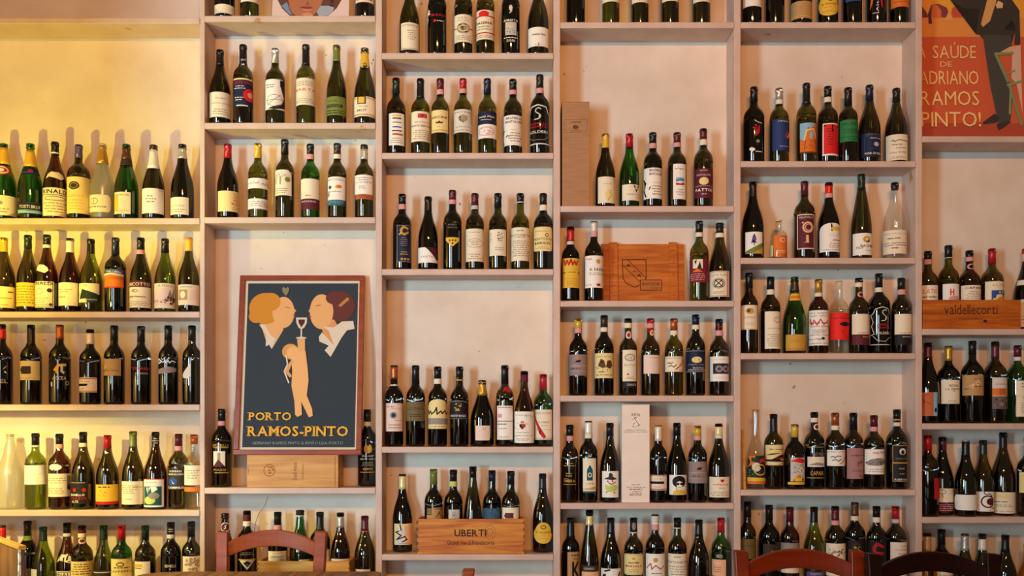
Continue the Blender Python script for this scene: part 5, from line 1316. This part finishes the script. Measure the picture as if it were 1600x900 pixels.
def otext(s, x0, x1, ya, yb, k='T'):
    (u0, v0), (u1, v1) = opx(x0, yb), opx(x1, ya)
    return '%s %.4f %.4f %.4f %.4f #f3cd86 %s' % (k, (u0 + u1) / 2, (v0 + v1) / 2, u1 - u0, v1 - v0, s)


A1 = lambda *p: oz(8.18, 1440, 0, *p)
A2 = lambda *p: oz(3.6, 1420, 0, *p)
DARK, GREY = '#3a3230', '#4a4644'
ops = [  # orange grounds, here and in the base, brightened to include glare on the glass
    'R 0 .555 1 .66 #f6a04a', 'R 0 .655 1 1 #fcb238', 'R 0 0 1 .1 #c04e36', 'R 0 .655 .52 .68 #f07a44',
    'P #7a3040 ' + A1(-80, 220, 0, 60, 60, 80, 110, 150, 120, 220), 'P #8a3a48 ' + A1(110, 215, 170, 60, 260, 40, 370, 90, 420, 215), 'P #e8783c ' + A1(170, 215, 190, 60, 250, 60, 300, 130, 300, 215),
    'P #d85a3c ' + A1(420, 215, 440, 100, 500, 60, 560, 110, 570, 215), 'P #8a3a48 ' + A1(600, 215, 640, 100, 700, 215),
    'P #5a2a20 ' + A1(130, 300, 130, 180, 150, 120, 165, 180, 178, 300), 'P #f0b858 ' + A1(340, 260, 395, 140, 410, 140, 460, 260), 'E .45 .70 .02 .012 #f3cd86', 'E .45 .66 .02 .010 #c84a30', 'E .45 .64 .02 .008 #f3cd86',
    'P %s %s' % (DARK, A1(420, 0, 580, 100, 790, 110, 740, 440, 830, 445, 1000, 400, 1180, 600, 1250, 400, 1100, 380, 1170, 190, 1250, 330, 1230, 570, 1309, 580, 1309, 130, 1180, -60, 420, -60)),
    'P %s %s' % (DARK, A2(410, 190, 520, 60, 640, 60, 590, 130, 560, 160, 590, 240, 560, 290, 450, 230)),
    'P %s %s' % (GREY, A2(435, 195, 590, 200, 600, 260, 540, 290, 520, 310, 580, 480, 592, 560, 578, 690, 545, 712, 510, 700, 500, 640, 470, 480)),
    'P #e8b068 ' + A1(905, -40, 1030, -40, 925, 270, 830, 345, 805, 310), 'P #f0c890 ' + A1(1000, 60, 1040, 5, 1100, 40, 1090, 100, 1020, 105),
    'P %s %s' % (DARK, A2(420, 690, 490, 640, 520, 665, 500, 690, 430, 700)), 'P %s %s' % (DARK, A2(500, 700, 560, 680, 578, 690, 545, 715, 510, 735)),
    'P #f0b888 ' + A1(1045, 670, 1170, 600, 1309, 580, 1309, 660, 1150, 700), 'P #e8c0a8 ' + A2(600, 290, 648, 250, 648, 640, 620, 480, 590, 440),
    'S #8a9a68 .022 ' + A2(505, 305, 575, 470, 640, 700), 'S #8a9a68 .02 ' + A2(505, 305, 600, 300), 'S #8a9a68 .02 ' + A2(570, 480, 648, 460), 'S #8a9a68 .016 ' + A2(585, 500, 575, 640), 'S #8a9a68 .012 ' + A2(560, 420, 610, 400),
    otext('\u00c1', 1437.5, 1449.5, 67, 92), otext('SA\u00daDE', 1461, 1529, 66.5, 92), otext('DE', 1472, 1491, 97, 105),
    otext('ADRIANO', 1439, 1532, 111.5, 133), otext('RAMOS', 1440, 1532, 143, 165.5), otext('PINTO!', 1440, 1534, 175.5, 198.5),
]
zp = at(0, 213)[1] + 0.0006
poster('advertising_poster', 'large orange-red poster with cream lettering and a dark-suited man', 'poster',
       1429.6, 1645, 213, 0.072, -75, 0.115, zp, 0.006, (0.0, 1.0, 0.0, 1.0), '#e0643a', ops, framemat=ink('i'), thick=0.014)

# portrait sleeve on the top shelf of the framed-poster column
zp = at(0, 25)[1] + 0.0006
sl = thing('record_sleeve', 'square cream sleeve with a round portrait, standing on the top shelf', 'sleeve', ((485 - VX) * (D + .06) / F, 0.055, zp))
sl.rotation_euler.x = -math.radians(9)
w = 60 * (D + .06) / F
mb = MB(); mb.box(-w, w, 0, 0.004, 0, 2 * w, M_CARTON); mb.build('card_sleeve', sl, bevel=0.0005)


def sp(*p):
    o = []
    for a, b in zip(p[::2], p[1::2]):
        x, y = a / 9.41 + 420, b / 9.41
        o += [(x - 425) / 120, (33 - y) / 120]
    return ' '.join('%.4f' % q for q in o)


flat_art('portrait_print', sl, -w, w, 0, 2 * w, 0, 'i', [
    'E .483 .445 .44 .44 #6a4438', 'P #7a98ac ' + sp(180, 60, 260, 0, 300, 120, 350, 215, 300, 190), 'P #a8b0b8 ' + sp(730, 60, 880, 60, 960, 90, 940, 150, 870, 215, 740, 225, 700, 160),
    'P #b8744e ' + sp(280, -40, 300, 90, 340, 170, 400, 225, 520, 245, 640, 230, 700, 160, 760, 60, 790, -40, 760, -250, 520, -320, 320, -250), 'P #d69468 ' + sp(480, 190, 560, 170, 640, 190, 650, 225, 520, 240),
    'P #8a3c34 ' + sp(440, 90, 520, 70, 560, 80, 610, 70, 650, 105, 560, 112), 'P #d08074 ' + sp(490, 108, 560, 112, 650, 108, 600, 145, 550, 155, 500, 135), 'P #9a5a40 ' + sp(540, 50, 560, -30, 590, 40, 575, 60),
    'V .775 .30 .05 .16 k FABRI', ])


# ---------------------------------------------------------------- chairs and table in front of the shelves
def chair(label, Xc, Yc, width, mat, rz=0.0, zt=0.88, drop=0.0):
    r = thing('dining_chair', label, 'chair', (Xc, Yc, 0), 'wooden chairs at the tables', rz)
    w = width / 2
    pw = 0.022
    for s in (-1, 1):
        mb = MB()
        # back post: straight below the seat, leaning back and outwards above it
        for (xa, ya, za, xb, yb, zb_) in ((s * (w - pw - .012), 0, 0, s * (w - pw - .012), 0, .46), (s * (w - pw - .012), 0, .46, s * (w - pw), .05, zt)):
            p = [(xa - pw, ya - .016, za), (xa + pw, ya - .016, za), (xa + pw, ya + .018, za), (xa - pw, ya + .018, za),
                 (xb - pw, yb - .016, zb_), (xb + pw, yb - .016, zb_ - .004), (xb + pw, yb + .018, zb_ - .004), (xb - pw, yb + .018, zb_)]
            mb.face_set(p, [(3, 2, 1, 0), (4, 5, 6, 7), (0, 1, 5, 4), (1, 2, 6, 5), (2, 3, 7, 6), (3, 0, 4, 7)], mat)
        mb.build('back_post', r, bevel=0.004)
        mb = MB(); mb.box(s * (w - .02) - .017, s * (w - .02) + .017, -.415, -.38, 0, .435, mat); mb.build('front_leg', r, bevel=0.004)
        mb = MB(); mb.box(s * (w - .025) - .009, s * (w - .025) + .009, -.385, -.01, .18, .205, mat); mb.build('side_stretcher', r, bevel=0.003)
    wi = w - 2 * pw + 0.002
    for nm, zm, arch, hgt, th in (('top_rail', zt - .042 - drop, .044, .055, .011), ('lower_rail', zt - .22, .02, .04, .009)):
        n = 14
        up = [(wi * (2 * i / n - 1), zm + arch * (1 - (2 * i / n - 1) ** 2)) for i in range(n + 1)]
        lo = [(x, zm - hgt + (z - zm) * .85) for x, z in up]
        vs, fs = [], []
        yc = .05 * (zm - .46) / (zt - .46)
        for (x, z), (x2, z2) in zip(up, lo):
            bow = yc + 0.022 * (1 - (x / wi) ** 2)
            vs += [(x, bow - th, z), (x, bow + th, z), (x2, bow + th, z2), (x2, bow - th, z2)]
        for i in range(n):
            a, b = i * 4, i * 4 + 4
            fs += [(a, b, b + 1, a + 1), (a + 1, b + 1, b + 2, a + 2), (a + 2, b + 2, b + 3, a + 3), (a + 3, b + 3, b, a)]
        fs += [(0, 1, 2, 3), (n * 4 + 3, n * 4 + 2, n * 4 + 1, n * 4)]
        mb = MB(); mb.face_set(vs, fs, mat); mb.build(nm, r, bevel=0.003)
    mb = MB()
    mb.prism([(-w + .01, .435), (w - .01, .435), (w - .01, .46), (-w + .01, .46)], -.42, -.017, mat)
    mb.build('seat', r, bevel=0.006)
    mb = MB(); mb.box(-w + .035, w - .035, -.405, -.39, .36, .415, mat); mb.build('front_stretcher', r, bevel=0.002)
    return r


def cx_(px, d):
    return (px - VX) * d / F


chair('reddish-brown varnished chair behind the plank table, curved top rail', cx_(420, 3.6), 3.6 - D, 174 * 3.6 / F, M_CHAIR)
chair('reddish-brown varnished chair beside the dark chair under the fifth column', cx_(1255, 3.04), 3.04 - D, 206 * 3.04 / F, M_CHAIRR)
chair('very dark brown wooden chair in front of the last column', cx_(1467.5, 2.97), 2.97 - D, 211 * 2.97 / F, M_CHAIRD)
chair('orange-brown chair at the plank table showing only one post top', cx_(704, 2.68), 2.68 - D - .19, .42, M_CHAIR, rz=-math.pi / 2)

t = thing('dining_table', 'weathered brown plank table in front of the shelves', 'table', (cx_(414, 3.487), 3.487 - D, 0))
tw = 184 * 3.487 / F
dep = 0.70
mb = MB()
n = 5
edges = [-tw + 2 * tw * i / n for i in range(n + 1)]
cor = 0.16


def back_y(x):
    if x < -tw + cor:
        q = (-tw + cor - x) / cor
        return -cor * 0.55 * (1 - math.sqrt(max(0, 1 - q * q)))
    if x > tw - 0.03:
        q = (x - tw + 0.03) / 0.03
        return -0.03 * (1 - math.sqrt(max(0, 1 - q * q)))
    return 0.0


for a, b in zip(edges, edges[1:]):
    a += 0.0012; b -= 0.0012
    xs = [a + (b - a) * i / 10 for i in range(11)]
    out = [(x, back_y(x)) for x in xs] + [(b, -dep), (a, -dep)]
    m = len(out)
    vs = [(x, y, .72) for x, y in out] + [(x, y, .75) for x, y in out]
    fs = [tuple(range(m)), tuple(reversed(range(m, 2 * m)))] + [(i + m, (i + 1) % m + m, (i + 1) % m, i) for i in range(m)]
    fs = [tuple(reversed(f)) for f in fs]
    mb.face_set(vs, [tuple(reversed(f)) for f in fs], M_TABLE)
mb.build('table_top', t)
for sx in (-1, 1):
    for y in (-0.16, -dep + 0.08):
        mb = MB(); mb.box(sx * (tw - .07) - .03, sx * (tw - .07) + .03, y - .03, y + .03, 0, .719, M_TABLE); mb.build('leg', t, bevel=0.004)

# weathered board at the lower corner
bd = thing('wooden_board', 'weathered standing wooden board with chipped white edge at the lower left corner', 'board',
           (cx_(31, 2.9), 2.9 - D, 0), rz=math.atan2(.76, -.65))
zt = EYE + (VY - 853) * 2.9 / F
mb = MB(); mb.box(0, .5, -.014, 0, 0, zt - .012, M_OLD); mb.build('panel', bd, bevel=0.002)
mb = MB(); mb.box(-.002, .5, -.018, .004, zt - .012, zt, M_PINE2); mb.build('top_edge', bd, bevel=0.002)
mb = MB(); mb.box(-.0012, .016, -.004, .0022, 0, zt - .012, M_CHIP); mb.build('chipped_paint_strip', bd, bevel=0.001)
